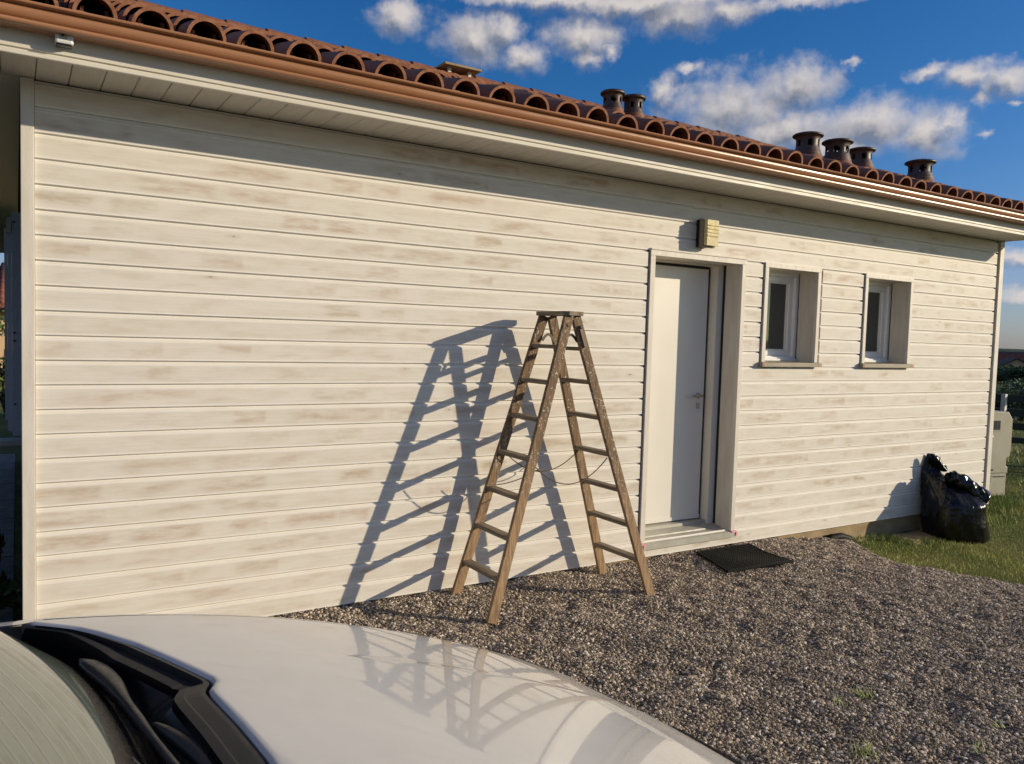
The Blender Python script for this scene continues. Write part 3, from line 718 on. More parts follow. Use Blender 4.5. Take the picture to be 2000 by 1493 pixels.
# window surround on the side wall inside the porch
mb = MB(); mb.box(-.098, -.0315, 1.45, 1.52, .90, 2.30); mb.box(-.122, -.0985, 1.47, 1.50, .93, 2.27); mb.box(-.138, -.1225, 1.475, 1.49, 1.0, 2.20)
sf = mb.build('side_shutter', 'greypost', house)
for z_ in (2.24, 1.55, 1.50, 1.10):
    mb = MB(); mb.tube([(-.085, 1.451, z_), (-.085, 1.443, z_)], .006, 8); mb.build('bolt', 'dark', sf)
mb = MB(); mb.box(-.128, -.1, 1.44, 1.468, 2.17, 2.25); mb.build('hinge_plate', 'hardgrey', sf)
mb = MB(); mb.box(-.20, -.0315, 1.40, 1.56, .845, .875); mb.build('side_sill', 'hardgrey', house)
# porch paving slabs in the shade
mb = MB(); mb.box(-4.2, -.06, .35, 7.4, -.30, -.075); pf = mb.build('porch_floor', 'dark', house)
src = None
for iy in range(16):
    for ix in range(3):
        y0 = .4+iy*.435; x0 = -1.4+ix*.44
        if src is None:
            mb = MB(); mb.box(0, .425, 0, .42, 0, .03); src = mb.build('paving_slab', 'hardgrey' if 0 else 'slab', None, bevel=.004); o = src
        else: o = src.copy(); col.objects.link(o); o.name = 'paving_slab'
        o.parent = pf; o.location = (x0, y0, -.074+random.uniform(0,.004))

# ------------------------------------------------------------------ wall lamp above the door
lamp = thing('wall_lamp', (4.36, 0, 2.44), 'yellowed bulkhead wall lamp with ribbed glass above the white door', 'lamp')
mb = MB(); mb.box(4.305, 4.405, -.040, .006, 2.338, 2.545); mb.build('back_plate', 'dark', lamp, bevel=.004)
mb = MB(); mb.extrude([(-.0405,2.335),(-.082,2.335),(-.085,2.54),(-.0405,2.55)], 4.297, 4.425); hb = mb.build('housing', 'sillbrown', lamp, bevel=.003)
pr = [(-.0855,2.345),(-.118,2.345)]
for k in range(4):
    zz = 2.41+k*.026; pr += [(-.118,zz),(-.125,zz+.004),(-.125,zz+.010),(-.118,zz+.014)]
pr += [(-.118,2.535),(-.0855,2.538)]
mb = MB(); mb.extrude(pr, 4.303, 4.419); mb.build('lens', 'lens', lamp)

# ------------------------------------------------------------------ motion sensor on the fascia
sen = thing('motion_sensor', (.10, -.44, 2.85), 'small white motion sensor fixed under the copper brown gutter', 'sensor')
mb = MB(); mb.box(.068, .138, -.505, -.4465, 2.802, 2.8545); mb.build('body', 'pvc', sen, bevel=.009)
mb = MB(); mb.box(.084, .114, -.5085, -.5055, 2.820, 2.848); mb.build('panel', 'hardgrey', sen, bevel=.003)
mb = MB(); mb.tube([(.098,-.509,2.836),(.098,-.515,2.836)], .006, 10); mb.build('lens', 'gasket', sen)
mb = MB(); mb.box(.072, .134, -.500, -.455, 2.7965, 2.8015); mb.build('window_strip', 'blackgloss', sen, bevel=.002)

# ------------------------------------------------------------------ step ladder
G = -.044
lad = thing('step_ladder', (2.85, -.31, G), 'old paint-spattered wooden step ladder standing open on the gravel', 'ladder')
F = {'FL': (2.270,-.545), 'BL': (2.268,-.085), 'FR': (3.455,-.585), 'BR': (3.445,-.100)}
T = {'FL': (2.828,-.432), 'BL': (2.832,-.165), 'FR': (2.888,-.432), 'BR': (2.884,-.165)}
ZT = 1.761
def legp(k, z):
    t = (z-G)/(ZT-G); return Vector((F[k][0]+(T[k][0]-F[k][0])*t, F[k][1]+(T[k][1]-F[k][1])*t, z))
LW, LT = .064, .026
for k in F:
    a, b = legp(k, G-.008), legp(k, ZT-.001); mb = MB()
    off = LT/2*(1 if k[0] == 'F' else -1)
    if k[1] == 'R': a.y += .0; 
    dyy = -.014 if k == 'FL' else (.014 if k == 'FR' else (.014 if k == 'BL' else -.014))
    mb.beam(a+Vector((0,0,0)), b+Vector((0,dyy*.5,0)), LW, LT, up=(0,1,0))
    # taper the top so the four rails meet
    o = mb.build('rail', 'ladder', lad, loc=tuple(a), bevel=.003)
RZ = [.19, .423, .655, .885, 1.12, 1.345]
def rung(s, z, thick=.026, depth=.062):
    a = legp('F'+s, z); b = legp('B'+s, z); mb = MB()
    a.y += .012; b.y -= .012
    mb.beam(a, b, depth, thick, up=(0,0,1)); mb.build('rung', 'treadwood', lad, loc=tuple(a), bevel=.003)
for z in RZ:
    rung('L', z); rung('R', z)
rung('L', 1.565, .024); 
mb = MB(); a = legp('FR', 1.555); b = legp('BR', 1.555); mb.beam((a.x, a.y+.01, a.z), (b.x, b.y-.01, b.z), .04, .024); mb.build('rung', 'treadwood', lad, bevel=.002)
# platform with chamfered corners
x0, x1, y0, y1, c = 2.775, 2.935, -.478, -.122, .03
oc = [(x0+c,y0),(x1-c,y0),(x1,y0+c),(x1,y1-c),(x1-c,y1),(x0+c,y1),(x0,y1-c),(x0,y0+c)]
mb = MB(); mb.extrude(oc, ZT, ZT+.025, axis='z'); mb.build('platform', 'treadwood', lad, bevel=.003)
for s, yy in (('F', -1), ('B', 1)):
    mb = MB(); A = legp(s+'R', 1.70); Bq = legp(s+'R', 1.565)
    off = Vector((0, yy*.0165, 0)); mb.beam(A+off, Bq+off, .022, .004, up=(0,1,0)); mb.build('hinge_plate', 'iron', lad, bevel=.001)
    mb = MB(); A = legp(s+'L', 1.70); Bq = legp(s+'L', 1.62); mb.beam(A+off, Bq+off, .022, .004, up=(0,1,0)); mb.build('hinge_plate', 'iron', lad, bevel=.001)
    p0 = legp(s+'L', 1.60)+Vector((.03, -yy*.02, 0)); p1 = legp(s+'R', 1.60)+Vector((-.03, -yy*.02, 0))
    mb = MB(); n_ = 8
    pts = [p0.lerp(p1, t/n_)+Vector((0,0,.042*math.sin(math.pi*t/n_))) for t in range(n_+1)]
    for q0, q1 in zip(pts, pts[1:]): mb.beam(q0, q1, .006, .016, up=(0,0,1))
    mb.build('brace', 'iron', lad)
    for nm, zz in ((s+'L', 1.70), (s+'R', 1.69)):
        c0 = legp(nm, zz)+Vector((0, yy*.013, 0)); mb = MB(); mb.tube([c0, c0+Vector((0, yy*.008, 0))], .011, 10); mb.build('rivet', 'iron', lad)
def cord(p0, p1, sag, r=.0035, name='cord'):
    p0, p1 = Vector(p0), Vector(p1); mb = MB()
    mb.tube([p0.lerp(p1, t/16)+Vector((0,0,-sag*4*(t/16)*(1-t/16))) for t in range(17)], r, 5); mb.build(name, 'rope', lad)
a = legp('FL', .862); b = legp('FR', .862)
cord((a.x+.03, a.y+.05, .865), (b.x-.03, b.y+.03, .862), .155)
a = legp('BL', .862); b = legp('BR', .862)
cord((a.x+.03, a.y-.05, .865), (b.x-.04, b.y-.05, .866), .12)
a = legp('BL', .66); c1 = legp('FL', .86)
cord((a.x+.02, a.y-.03, .675), (c1.x+.16, c1.y+.14, .80), .02, .003)

# ------------------------------------------------------------------ door mat: rubber mesh
matt = thing('door_mat', (4.62, -.33, -.03), 'black open-mesh rubber mat lying on the gravel before the door', 'mat')
pA, pB, pC, pD = Vector((4.375,-.085,0)), Vector((4.945,-.09,0)), Vector((4.885,-.57,0)), Vector((4.262,-.50,0))
def mp(u, v):
    p = pA.lerp(pB, u).lerp(pD.lerp(pC, u), v); z = zat(p.x, p.y)+.034+.010*math.sin(u*5+1)*math.sin(v*4)+.018*float(hs(p.y, -.30, 0.)); return Vector((p.x, p.y, z))
mb = MB(); nu, nv = 26, 18
for i_ in range(nu+1):
    for j_ in range(nv):
        o_ = .5 if i_ % 2 else 0
        mb.beam(mp(i_/nu, j_/nv), mp(i_/nu, (j_+1)/nv), .0055, .011)
for j_ in range(nv+1):
    for i_ in range(nu):
        mb.beam(mp(i_/nu, j_/nv), mp((i_+1)/nu, j_/nv), .0075, .013)
mb.build('mesh', 'rubber', matt)
mb = MB()
for e in ([mp(t/12, 0) for t in range(13)], [mp(1, t/12) for t in range(13)], [mp(1-t/12, 1) for t in range(13)], [mp(0, 1-t/12) for t in range(13)]):
    for q0, q1 in zip(e, e[1:]): mb.beam(q0, q1, .014, .016)
mb.build('border', 'rubber', matt)

# ------------------------------------------------------------------ garbage bag
bagt = thing('garbage_bag', (7.58, -.30, -.2), 'crumpled black bin bag slumped against the white wall by the corner', 'bag')
er = Vector((math.cos(.5546), -math.sin(.5546), 0)); ed = Vector((math.sin(.5546), math.cos(.5546), 0))
bc = Vector((7.585, -.30, -.185))
keys = [(0,-.265,.255,.22),(.04,-.285,.275,.25),(.15,-.295,.25,.27),(.28,-.295,.225,.27),(.40,-.292,.225,.26),(.47,-.288,.18,.22),(.53,-.285,.07,.17),(.60,-.275,-.075,.10),(.655,-.262,-.09,.06),(.70,-.255,-.07,.04),(.745,-.235,-.075,.02),(.785,-.215,-.15,.010)]
def prof_at(h):
    for k0, k1 in zip(keys, keys[1:]):
        if h <= k1[0]:
            t = (h-k0[0])/(k1[0]-k0[0]); return [k0[i_]+(k1[i_]-k0[i_])*t for i_ in (1,2,3)]
    return keys[-1][1:]
def bagp(u, v):
    h = u*.785; l, r_, dp = prof_at(h); cxx = (l+r_)/2; hw_ = (r_-l)/2
    a = 2*math.pi*v; ca, sa = math.cos(a), math.sin(a)
    ex = .8; X_ = cxx+hw_*math.copysign(abs(ca)**ex, ca); back = .20*max(0, (h-.35)/.25) if h < .6 else .20
    Y_ = dp*math.copysign(abs(sa)**ex, sa)+back
    p = bc+er*X_+ed*Y_+Vector((0,0,h))
    q_ = Vector((p.x*5, p.y*5, p.z*2.2)); k = .018*min(1, (h+.1)*4)*(1 if h < .68 else .25)
    nn = mnoise.noise(q_)+.5*mnoise.noise(q_*2.3)+.35*abs(mnoise.noise(Vector((a*2.2, h*3, 4))))
    p = p+(er*ca+ed*sa)*k*nn*1.2
    fold = abs(math.sin(a*7+2.5*mnoise.noise(Vector((h*4, a, 0)))))**.5
    p = p-(er*ca+ed*sa)*.009*fold*(1 if h < .6 else .4)
    p.y = min(p.y, -.012); return p
mb = MB(); mb.grid(bagp, 60, 90); mb.add([bagp(0, k/30) for k in range(30)], [tuple(range(30))]); mb.build('sack', 'bag', bagt)
# drooping roll of the sack's neck on the right
def rollp(u, v):
    c0 = Vector((-.12,-.05,.60)); c1 = Vector((.235,-.10,.415)); c = c0.lerp(c1, u); rr = .048+.022*math.sin(u*3.0)+.018*u
    if u > .93: rr *= max(.15, math.sqrt(max(0, 1-((u-.93)/.07)**2)))
    a = 2*math.pi*v; o_ = Vector((math.sin(a)*.35, math.cos(a), math.sin(a)*.95))*rr
    c = c+o_; p = bc+er*c.x+ed*(c.y+.03)+Vector((0,0,c.z+.02*math.sin(u*6)))
    p += (er*0+Vector((0,0,1))*math.sin(a)+ed*math.cos(a))*.022*mnoise.noise(Vector((u*9, math.cos(a)*1.5, math.sin(a)*1.5)))
    p.y = min(p.y, -.012); return p
mb = MB(); mb.grid(rollp, 40, 36); mb.build('roll', 'bag', bagt)
def flap(u, v):
    x_ = -.235+.155*u+.02*v; z_ = .64+.145*v*(1-.62*u)+.02*math.sin(u*5); p = bc+er*x_+ed*(.14+.02*math.sin(v*5+u*4))+Vector((0,0,z_)); p.y = min(p.y, -.014); return p
mb = MB(); mb.grid(flap, 10, 10); mb.grid(lambda u, v: flap(u, v)+Vector((.0,-.012-.02*math.sin(v*3),0)), 10, 10); mb.build('flap', 'bag', bagt)

# paving slab and hose end by the plinth
o = MB(); o.box(6.95, 7.40, -.26, -.03, -.20, -.148); tag(o.build('stone_slab', 'concrete', None, bevel=.008), 'flat tan paving stone in the grass beside the black bag', 'stone')
mb = MB(); mb.tube([(6.02,.0,-.115),(6.10,-.01,-.085),(6.22,-.02,-.085),(6.36,-.015,-.125),(6.45,-.01,-.17)], [.026,.032,.033,.032,.03], 12)
tag(mb.build('drain_hose', 'rubber', None), 'short black drain hose end poking out of the gravel at the plinth', 'hose')

# ------------------------------------------------------------------ meter box past the corner
mt = thing('meter_box', (11.1, 1.25, -.25), 'beige utility cabinet standing on the lawn behind the far house corner', 'cabinet')
e1 = Vector((.56,-.828,0)).normalized(); e1 = Vector((.954,-.30,0)); e2 = Vector((.30,.954,0)); mc = Vector((10.80, 1.02, -.30))
def mbox(mb, a0, a1, b0, b1, z0, z1):
    vs = [mc+e1*a+e2*b_+Vector((0,0,z)) for z in (z0,z1) for b_ in (b0,b1) for a in (a0,a1)]
    mb.add(vs, [(0,2,3,1),(4,5,7,6),(0,1,5,4),(2,6,7,3),(0,4,6,2),(1,3,7,5)])
HB = 1.13
pr = [(-.27,.32),(.235,.32),(.235,.40),(.205,.415),(.205,.52),(.255,.54),(.27,.62),(.27,HB-.10),(.20,HB),(-.22,HB+.0),(-.27,HB-.05)]
mb = MB(); n_ = len(pr); vs = [mc+e1*p[0]+e2*b_+Vector((0,0,p[1])) for b_ in (0,.22) for p in pr]
mb.add(vs, [(i_, (i_+1)%n_, n_+(i_+1)%n_, n_+i_) for i_ in range(n_)]+[tuple(reversed(range(n_))), tuple(range(n_, 2*n_))]); mb.build('cabinet_body', 'meterbox', mt, bevel=.008)
mb = MB(); mbox(mb, -.27, .225, .01, .20, -.05, .315); mb.build('base', 'meterbox', mt, bevel=.004)
mb = MB(); mbox(mb, -.09, .10, -.006, -.001, .88, 1.03); gf = mb.build('grille_frame', 'meterbox', mt)
for k in range(5):
    mb = MB(); mbox(mb, -.05+k*.026, -.038+k*.026, -.010, -.0065, .895, 1.015); mb.build('grille_slot', 'dark', gf)
mb = MB(); mbox(mb, -.09, .0, -.006, -.001, .355, .375); mbox(mb, .02, .20, .004, .0095, .27, .28); mb.build('label_slot', 'dark', mt)
mb = MB(); mbox(mb, -.10, -.01, .003, .0095, .20, .30); mb.build('connector', 'hardgrey', mt)
mb = MB(); mb.tube([mc+e1*(-.05)+e2*(-.008)+Vector((0,0,.80)), mc+e1*(-.05)+e2*(-.001)+Vector((0,0,.80))], .022, 12); mb.build('lock', 'hardgrey', mt)

# ------------------------------------------------------------------ rail fence, shrubs and houses to the right
def rayxy(px, dist):   # world point in the direction of photo column px on the horizon plane
    fx = (px-1000)/1559.93; yaw = .5546119; dx_ = math.sin(yaw)+fx*math.cos(yaw); dy_ = math.cos(yaw)-fx*math.sin(yaw)
    l = math.hypot(dx_, dy_); return co.location.x+dx_/l*dist, co.location.y+dy_/l*dist
fx0, fy0 = rayxy(1967, 16.2)
fence = thing('rail_fence', (fx0, fy0, zat(fx0, fy0)), 'dark post and rail fence with pale posts across the lawn beyond the cabinet', 'fence')
fd = Vector((.52, -.854, 0))
P0 = Vector((fx0, fy0, zat(fx0, fy0)))
for z_, t_, d_ in ((1.10, .12, .05), (.86, .12, .05), (.62, .12, .05), (.38, .10, .05)):
    mb = MB(); mb.beam(P0-fd*6+Vector((0,0,z_)), P0+fd*8+Vector((0,0,z_)), d_, t_); mb.build('rail', 'railwood', fence)
for k in range(-4, 6):
    p = P0+fd*(k*1.5)+Vector((.0,-.0,0))-Vector((.06,.03,0)); mb = MB(); mb.beam(p+Vector((0,0,-.2)), p+Vector((0,0,1.17)), .07, .07, up=(0,1,0)); mb.build('post', 'trim', fence)
def leaves(mb, c, rad, n, size, seed, mi=0, lumps=7):
    r_ = np.random.default_rng(seed); cs = [(np.array(c)+r_.normal(size=3)*np.array(rad)*.42, r_.uniform(.35,.6)) for _ in range(lumps)]
    for _ in range(n):
        cc_, s_ = cs[r_.integers(lumps)]; d_ = r_.normal(size=3); d_ /= np.linalg.norm(d_); p = cc_+d_*np.array(rad)*s_*r_.uniform(.55, 1.05)
        a = Vector(r_.normal(size=3)).normalized(); b_ = a.orthogonal().normalized(); s = size*r_.uniform(.6,1.3); p = Vector(p)
        mb.add([p-a*s, p+b_*s*.45, p+a*s, p-b_*s*.45], [(0,1,2,3)], mi)
def shrub(name, x, y, rad, n, size, seed, label, cat, lm='leaf', group=None, flowers=0):
    z0 = zat(x, y); t = thing(name, (x, y, z0), label, cat, group)
    mb = MB(); leaves(mb, (x, y, z0+rad[2]*1.05), rad, n, size, seed); mb.build('crown', lm, t, fixn=False)
    mb = MB()
    r_ = random.Random(seed)
    mb.tube([(x,y,z0-.1),(x+.03,y,z0+rad[2]*.5),(x,y+.02,z0+rad[2])], [.05,.04,.02], 7)
    for k in range(5):
        a = r_.uniform(0,6.28); mb.tube([(x,y,z0+rad[2]*.3),(x+math.cos(a)*rad[0]*.6,y+math.sin(a)*rad[1]*.6,z0+rad[2]*1.4)], [.03,.01], 5)
    mb.build('trunk', 'bark', t)
    if flowers:
        mb = MB(); leaves(mb, (x, y, z0+rad[2]*.9), (rad[0]*1.05, rad[1]*1.05, rad[2]), flowers, size*1.1, seed+1); mb.build('blossom', 'petal', t, fixn=False)
    return t
labs = ['dark green shrub behind the fence, nearest the white house corner','bushy mid green shrub behind the pale fence post','dark shrub with white blossom behind the fence at the right edge']
for k, (px, dist, sz) in enumerate([(1940, 27, 1.0), (1972, 26, .95), (2004, 26, .95)]):
    x, y = rayxy(px, dist); shrub('shrub', x, y, (1.0, 1.0, .55*sz), 2600, .055, 20+k, labs[k], 'shrub', 'leaf' if k != 1 else 'leaf2', 'shrubs behind the rail fence', 160 if k == 2 else 14)
def cottage(name, x, y, z, wd, dp, eave, rise, yaw, wallm, roofm, label, group=None):
    t = thing(name, (x, y, z), label, 'house', group)
    m4 = Matrix.Translation((x, y, z)) @ Matrix.Rotation(yaw, 4, 'Z')
    def bt(mb, f): mb.v = [tuple(m4 @ Vector(v)) for v in mb.v]; return mb
    mb = MB(); mb.extrude([(-wd/2,0),(wd/2,0),(wd/2,eave),(0,eave+rise),(-wd/2,eave)], -dp/2, dp/2, axis='y'); bt(mb, 0).build('wall', wallm, t)
    o_ = .4; k = rise/(wd/2); mb = MB()
    for s in (-1, 1):
        mb.extrude([(0, eave+rise+.16),(s*(wd/2+o_), eave-o_*k+.16),(s*(wd/2+o_), eave-o_*k+.02),(0, eave+rise+.02)], -dp/2-.3, dp/2+.3, axis='y')
    bt(mb, 0).build('roof', roofm, t)
    for xx in (-wd/4, wd/4):
        mb = MB(); mb.box(xx-.5, xx+.5, -dp/2-.03, -dp/2-.01, 1.0, 2.1); w_ = bt(mb, 0).build('window', 'glass', t)
    mb = MB(); mb.box(-.45, .45, -dp/2-.03, -dp/2-.01, .0, 2.05); bt(mb, 0).build('door', 'greypost', t)
    return t
x, y = rayxy(1979, 120); cottage('cottage', x, y, -2.95, 5.0, 9, 2.3, 1.4, -R(58), 'render', 'farroof', 'peach gabled house in the valley beyond the shrubs, right edge', 'houses in the valley')
x, y = rayxy(1985, 190); cottage('cottage', x, y, -6.4, 9, 12, 6.0, 1.9, -R(35), 'trim', 'farroof', 'pale gabled house farthest down the valley, behind the peach one', 'houses in the valley')
x, y = rayxy(1955, 150); cottage('cottage', x, y, -4.7, 9, 22, 3.6, 2.3, R(20), 'render', 'roofred', 'long red roofed house down the valley beside the white house corner', 'houses in the valley')
x, y = rayxy(1962, 100)
for k, (px, dist, h_) in enumerate([(1946, 75, 1.5), (1966, 70, 1.25), (2010, 66, 1.6)]):
    x, y = rayxy(px, dist); shrub('tree', x, y, (2.3, 2.3, .52*h_), 1800, .16, 50+k, ['round dark tree between the corner and the peach gable','low dark tree just below the peach gable','dark tree right of the peach gable'][k], 'tree', 'leaf', 'trees in the valley')
# hills
hx = np.linspace(-2200, 2200, 220); hp = []
mb = MB()
def hill(u, v):
    a = R(-70)+u*R(220); rr = 900+v*900; prof_ = math.sin(math.pi*min(1, v*1.05))
    hgt_ = (9+6*mnoise.noise(Vector((a*3, v*2, 0)))+2.5*mnoise.noise(Vector((a*16, v*9, 3))))*prof_+1.1*mnoise.noise(Vector((a*160, v*70, 3)))
    return (math.sin(a)*rr, math.cos(a)*rr, -3.3+max(-1, hgt_))
mb.grid(hill, 500, 24); tag(mb.build('hills', 'hill', None), kind='structure')

# ------------------------------------------------------------------ house and plants seen through the porch, left
t = thing('neighbour_house', (-4.5, 29, -.1), 'peach rendered house with red tiled roof seen through the porch at the left edge', 'house')
mb = MB(); mb.box(-9.5, 1.5, 24, 33, -.3, 2.2); mb.build('wall', 'render', t)
mb = MB(); mb.extrude([(23.5,2.15),(28.5,3.55),(33.5,2.15),(33.5,2.02),(28.5,3.38),(23.5,2.02)], -10, 2.0); nr = mb.build('roof', 'roofred', t)
for k in range(54):
    if k == 0: mb = MB(); mb.tube([(-9.9,23.5,2.19),(-9.9,28.5,3.6)], .08, 8); src = mb.build('tile_row', 'roofred', nr)
    elif k*.22 < 11.8: o = src.copy(); col.objects.link(o); o.name = 'tile_row'; o.location.x = k*.22
mb = MB(); mb.box(-10, 2.0, 23.42, 23.52, 1.93, 2.03); mb.build('gutter', 'frit', t)
mb = MB(); mb.box(-3.0, -2.0, 23.96, 23.985, .8, 1.9); mb.build('window', 'glass', t)
shrub('young_tree', -.32, 16.5, (.5, .5, .75), 600, .07, 77, 'slim young green tree in front of the peach house at the left edge', 'tree', 'leaf2')
shrub('rose_bush', -.24, 12.0, (.30, .30, .28), 500, .04, 79, 'dark low bush in the lit grass beyond the porch', 'bush', 'leaf')
for k, (x, y, r_, lm, lab) in enumerate([(-.30, .62, .20, 'leaf', 'dark leafy plant growing in the shade at the foot of the left corner'), (-.28, 1.7, .16, 'leafred', 'dull red leafed plant in the shade of the porch'), (-.40, 1.15, .2, 'leaf', 'dark broad leafed plant in the porch shade behind the corner')]):
    z0 = -.045; t = thing('shade_plant', (x, y, z0), lab, 'plant', 'plants in the porch shade'); mb = MB(); leaves(mb, (x, y, z0+r_*1.0), (r_, r_, r_), 260, .04, 90+k); mb.build('leaves', lm, t, fixn=False)
    mb = MB(); mb.tube([(x,y,z0-.03),(x,y,z0+r_)], .006, 5); mb.build('stem', 'bark', t)

# ------------------------------------------------------------------ weeds in the gravel
wl = ['small bright green weed tuft growing in the middle of the gravel','thin weed just left of the bright tuft in the gravel','spindly weed at the bottom edge of the gravel','low weed in the gravel near the bottom right','tiny green weed in the gravel at the right']
for k, (x, y, s, n_) in enumerate([(3.35,-2.21,.045,60),(3.17,-2.21,.035,26),(2.87,-2.55,.06,40),(3.32,-2.77,.04,20),(3.62,-2.69,.03,16)]):
    z0 = zat(x, y); mb = MB(); r_ = random.Random(k)
    for q_ in range(n_):
        a = r_.uniform(0, 6.28); b_ = r_.uniform(.2, 1.2)*s; h_ = r_.uniform(.4, 1.3)*s; px_, py_ = x+r_.gauss(0, s*.5), y+r_.gauss(0, s*.5)
        mb.add([(px_-.003, py_, z0), (px_+.003, py_, z0), (px_+math.cos(a)*b_, py_+math.sin(a)*b_, z0+h_)], [(0,1,2)])
    tag(mb.build('weed', 'weed', None, fixn=False), wl[k], 'weed')

# ------------------------------------------------------------------ CAR
car = thing('parked_car', (-.6, -3.4, -.045), 'white hatchback parked on the gravel, its bonnet and wipers filling the lower left', 'car')
YC, HW, XF = -3.3977, .8563, 1.30
def HZ(x, T_):
    fr = min(max((x-.2)/(XF-.2), 0), 1); T_ = min(abs(T_), 1)
    return 1.0167-.1457*(x-.2)-.1366*(x-.2)**2-.0114*fr**8-.0424*T_**2-.008*T_**8+crease(x, T_)
def crease(x, T_):
    # two soft character lines fading towards the windscreen
    f = min(max((x-.15)/.5, 0), 1); tc = .60-.10*(x-.2)
    return .006*f*math.tanh((abs(T_)-tc)*60)*-.5
def hwx(x):
    fr = min(max((x-.2)/(XF-.2), 0), 1); return HW*(1-.10*fr*fr)
def rear_x(T_):
    T_ = abs(T_); pts = [(0,.225),(.05,.224),(.19,.212),(.30,.199),(.335,.196),(.355,.197),(.375,.203),(.395,.211),(.42,.209),(.54,.166),(.685,.112),(.80,.056),(.86,.022),(.94,-.045),(1.0,-.09)]
    for a_, b_ in zip(pts, pts[1:]):
        if T_ <= b_[0]: t = (T_-a_[0])/(b_[0]-a_[0]); return a_[1]+(b_[1]-a_[1])*t
    return pts[-1][1]
TB = .972
def bon(u, v):
    T_ = (v*2-1)*TB; x0 = rear_x(T_); xf = XF-.10*abs(T_)**3; x = x0+(xf-x0)*u; z = HZ(x, T_)
    if u == 0: pass
    e = min(u*(xf-x0), 1); z -= .006*max(0, 1-e/.012)**2
    z -= .10*max(0, (u-.93)/.07)**2*.25
    return (x, YC+T_*hwx(x), z)
mb = MB()
us = [0,.004,.008,.014]+[.014+.986*(k/56) for k in range(1, 57)]
NV = 220
vs = [bon(u, j_/NV) for u in us for j_ in range(NV+1)]
mb.add(vs, [(i_*(NV+1)+j_, (i_+1)*(NV+1)+j_, (i_+1)*(NV+1)+j_+1, i_*(NV+1)+j_+1) for i_ in range(len(us)-1) for j_ in range(NV)], 0, True)
low = [(v[0], v[1], v[2]-.02) for v in vs[:NV+1]]; mb.add(vs[:NV+1]+low, [(j_, j_+1, NV+2+j_, NV+1+j_) for j_ in range(NV)], 0, True)
bonnet = mb.build('bonnet', 'carwhite', car)
# wings and sides
def belt(x):
    if x >= -.1: return None
    return .955+.02*(-x-.1)
def topz(x):
    return HZ(x, 1.0) if x > -.1 else HZ(-.1, 1.)-.0+.02*(-x-.1)
def sidew(x):
    if x > .2: return hwx(x)
    return HW+.012*min(1, (.2-x)/1.) if x > -2.0 else HW+.012-.14*((-2.0-x)/.75)**2
def wing(s):
    def f(u, v):
        x = -2.72+(XF+.02+2.72)*u
        if v < .15:
            k = v/.15; T_ = TB+.006+(1-TB-.006)*k
            if x < -.055: T_ = .93+.07*k
            z = HZ(max(x, -.09), T_)+.02*max(0, -.1-x)
            return (x, YC+s*T_*sidew(x), z-.0)
        k = (v-.15)/.85; z0 = topz(x); zz = z0+(.20-z0)*k
        b_ = .055*math.sin(math.pi*min(1, k*1.25))**.7 - .05*max(0, k-.75)
        return (x, YC+s*(sidew(x)+b_), zz)
    return f
for s in (1, -1):
    mb = MB(); mb.grid(wing(s), 90, 26)
    # cut wheel arches
    keepf = []; 
    for f_ in range(len(mb.f)):
        c_ = np.mean([mb.v[i_] for i_ in mb.f[f_]], axis=0)
        if all(math.hypot(c_[0]-wx, c_[2]-.265) > .345 for wx in (.62, -1.93)): keepf.append(f_)
    mb.f = [mb.f[i_] for i_ in keepf]; mb.mi = [0]*len(keepf); mb.sm = [True]*len(keepf)
    mb.build('wing', 'carwhite', car)
def nose(u, v):
    T_ = (v*2-1); zt = HZ(XF-.10*abs(T_)**3, T_)-.03; z = zt+(.16-zt)*u
    return (XF-.10*abs(T_)**3+.13*math.sin(math.pi*min(1, u*1.1+.08))**.8*(1-.35*T_**4), YC+T_*(HW*.9+.05*math.sin(math.pi*u)), z)
mb = MB(); mb.grid(nose, 20, 40); nb = mb.build('front_bumper', 'carwhite', car)
mb = MB(); mb.box(1.41, 1.445, YC-.38, YC+.38, .28, .44); mb.build('grille', 'blackgloss', nb, bevel=.01)
for s in (-1, 1):
    mb = MB(); mb.grid(lambda u, v: (XF-.16+.16*u+.06*math.sin(math.pi*v)-.10*0, YC+s*(.52+.27*(1-u)), .50+.14*v), 8, 8); mb.build('headlight', 'windscreen', car)
def tail(u, v):
    T_ = v*2-1; z = 1.0+(.22-1.0)*u; return (-2.72-.10*math.sin(math.pi*u)*(1-.6*T_**4)+.10*T_**4, YC+T_*.74, z)
mb = MB(); mb.grid(tail, 12, 20); mb.build('tailgate', 'carwhite', car)
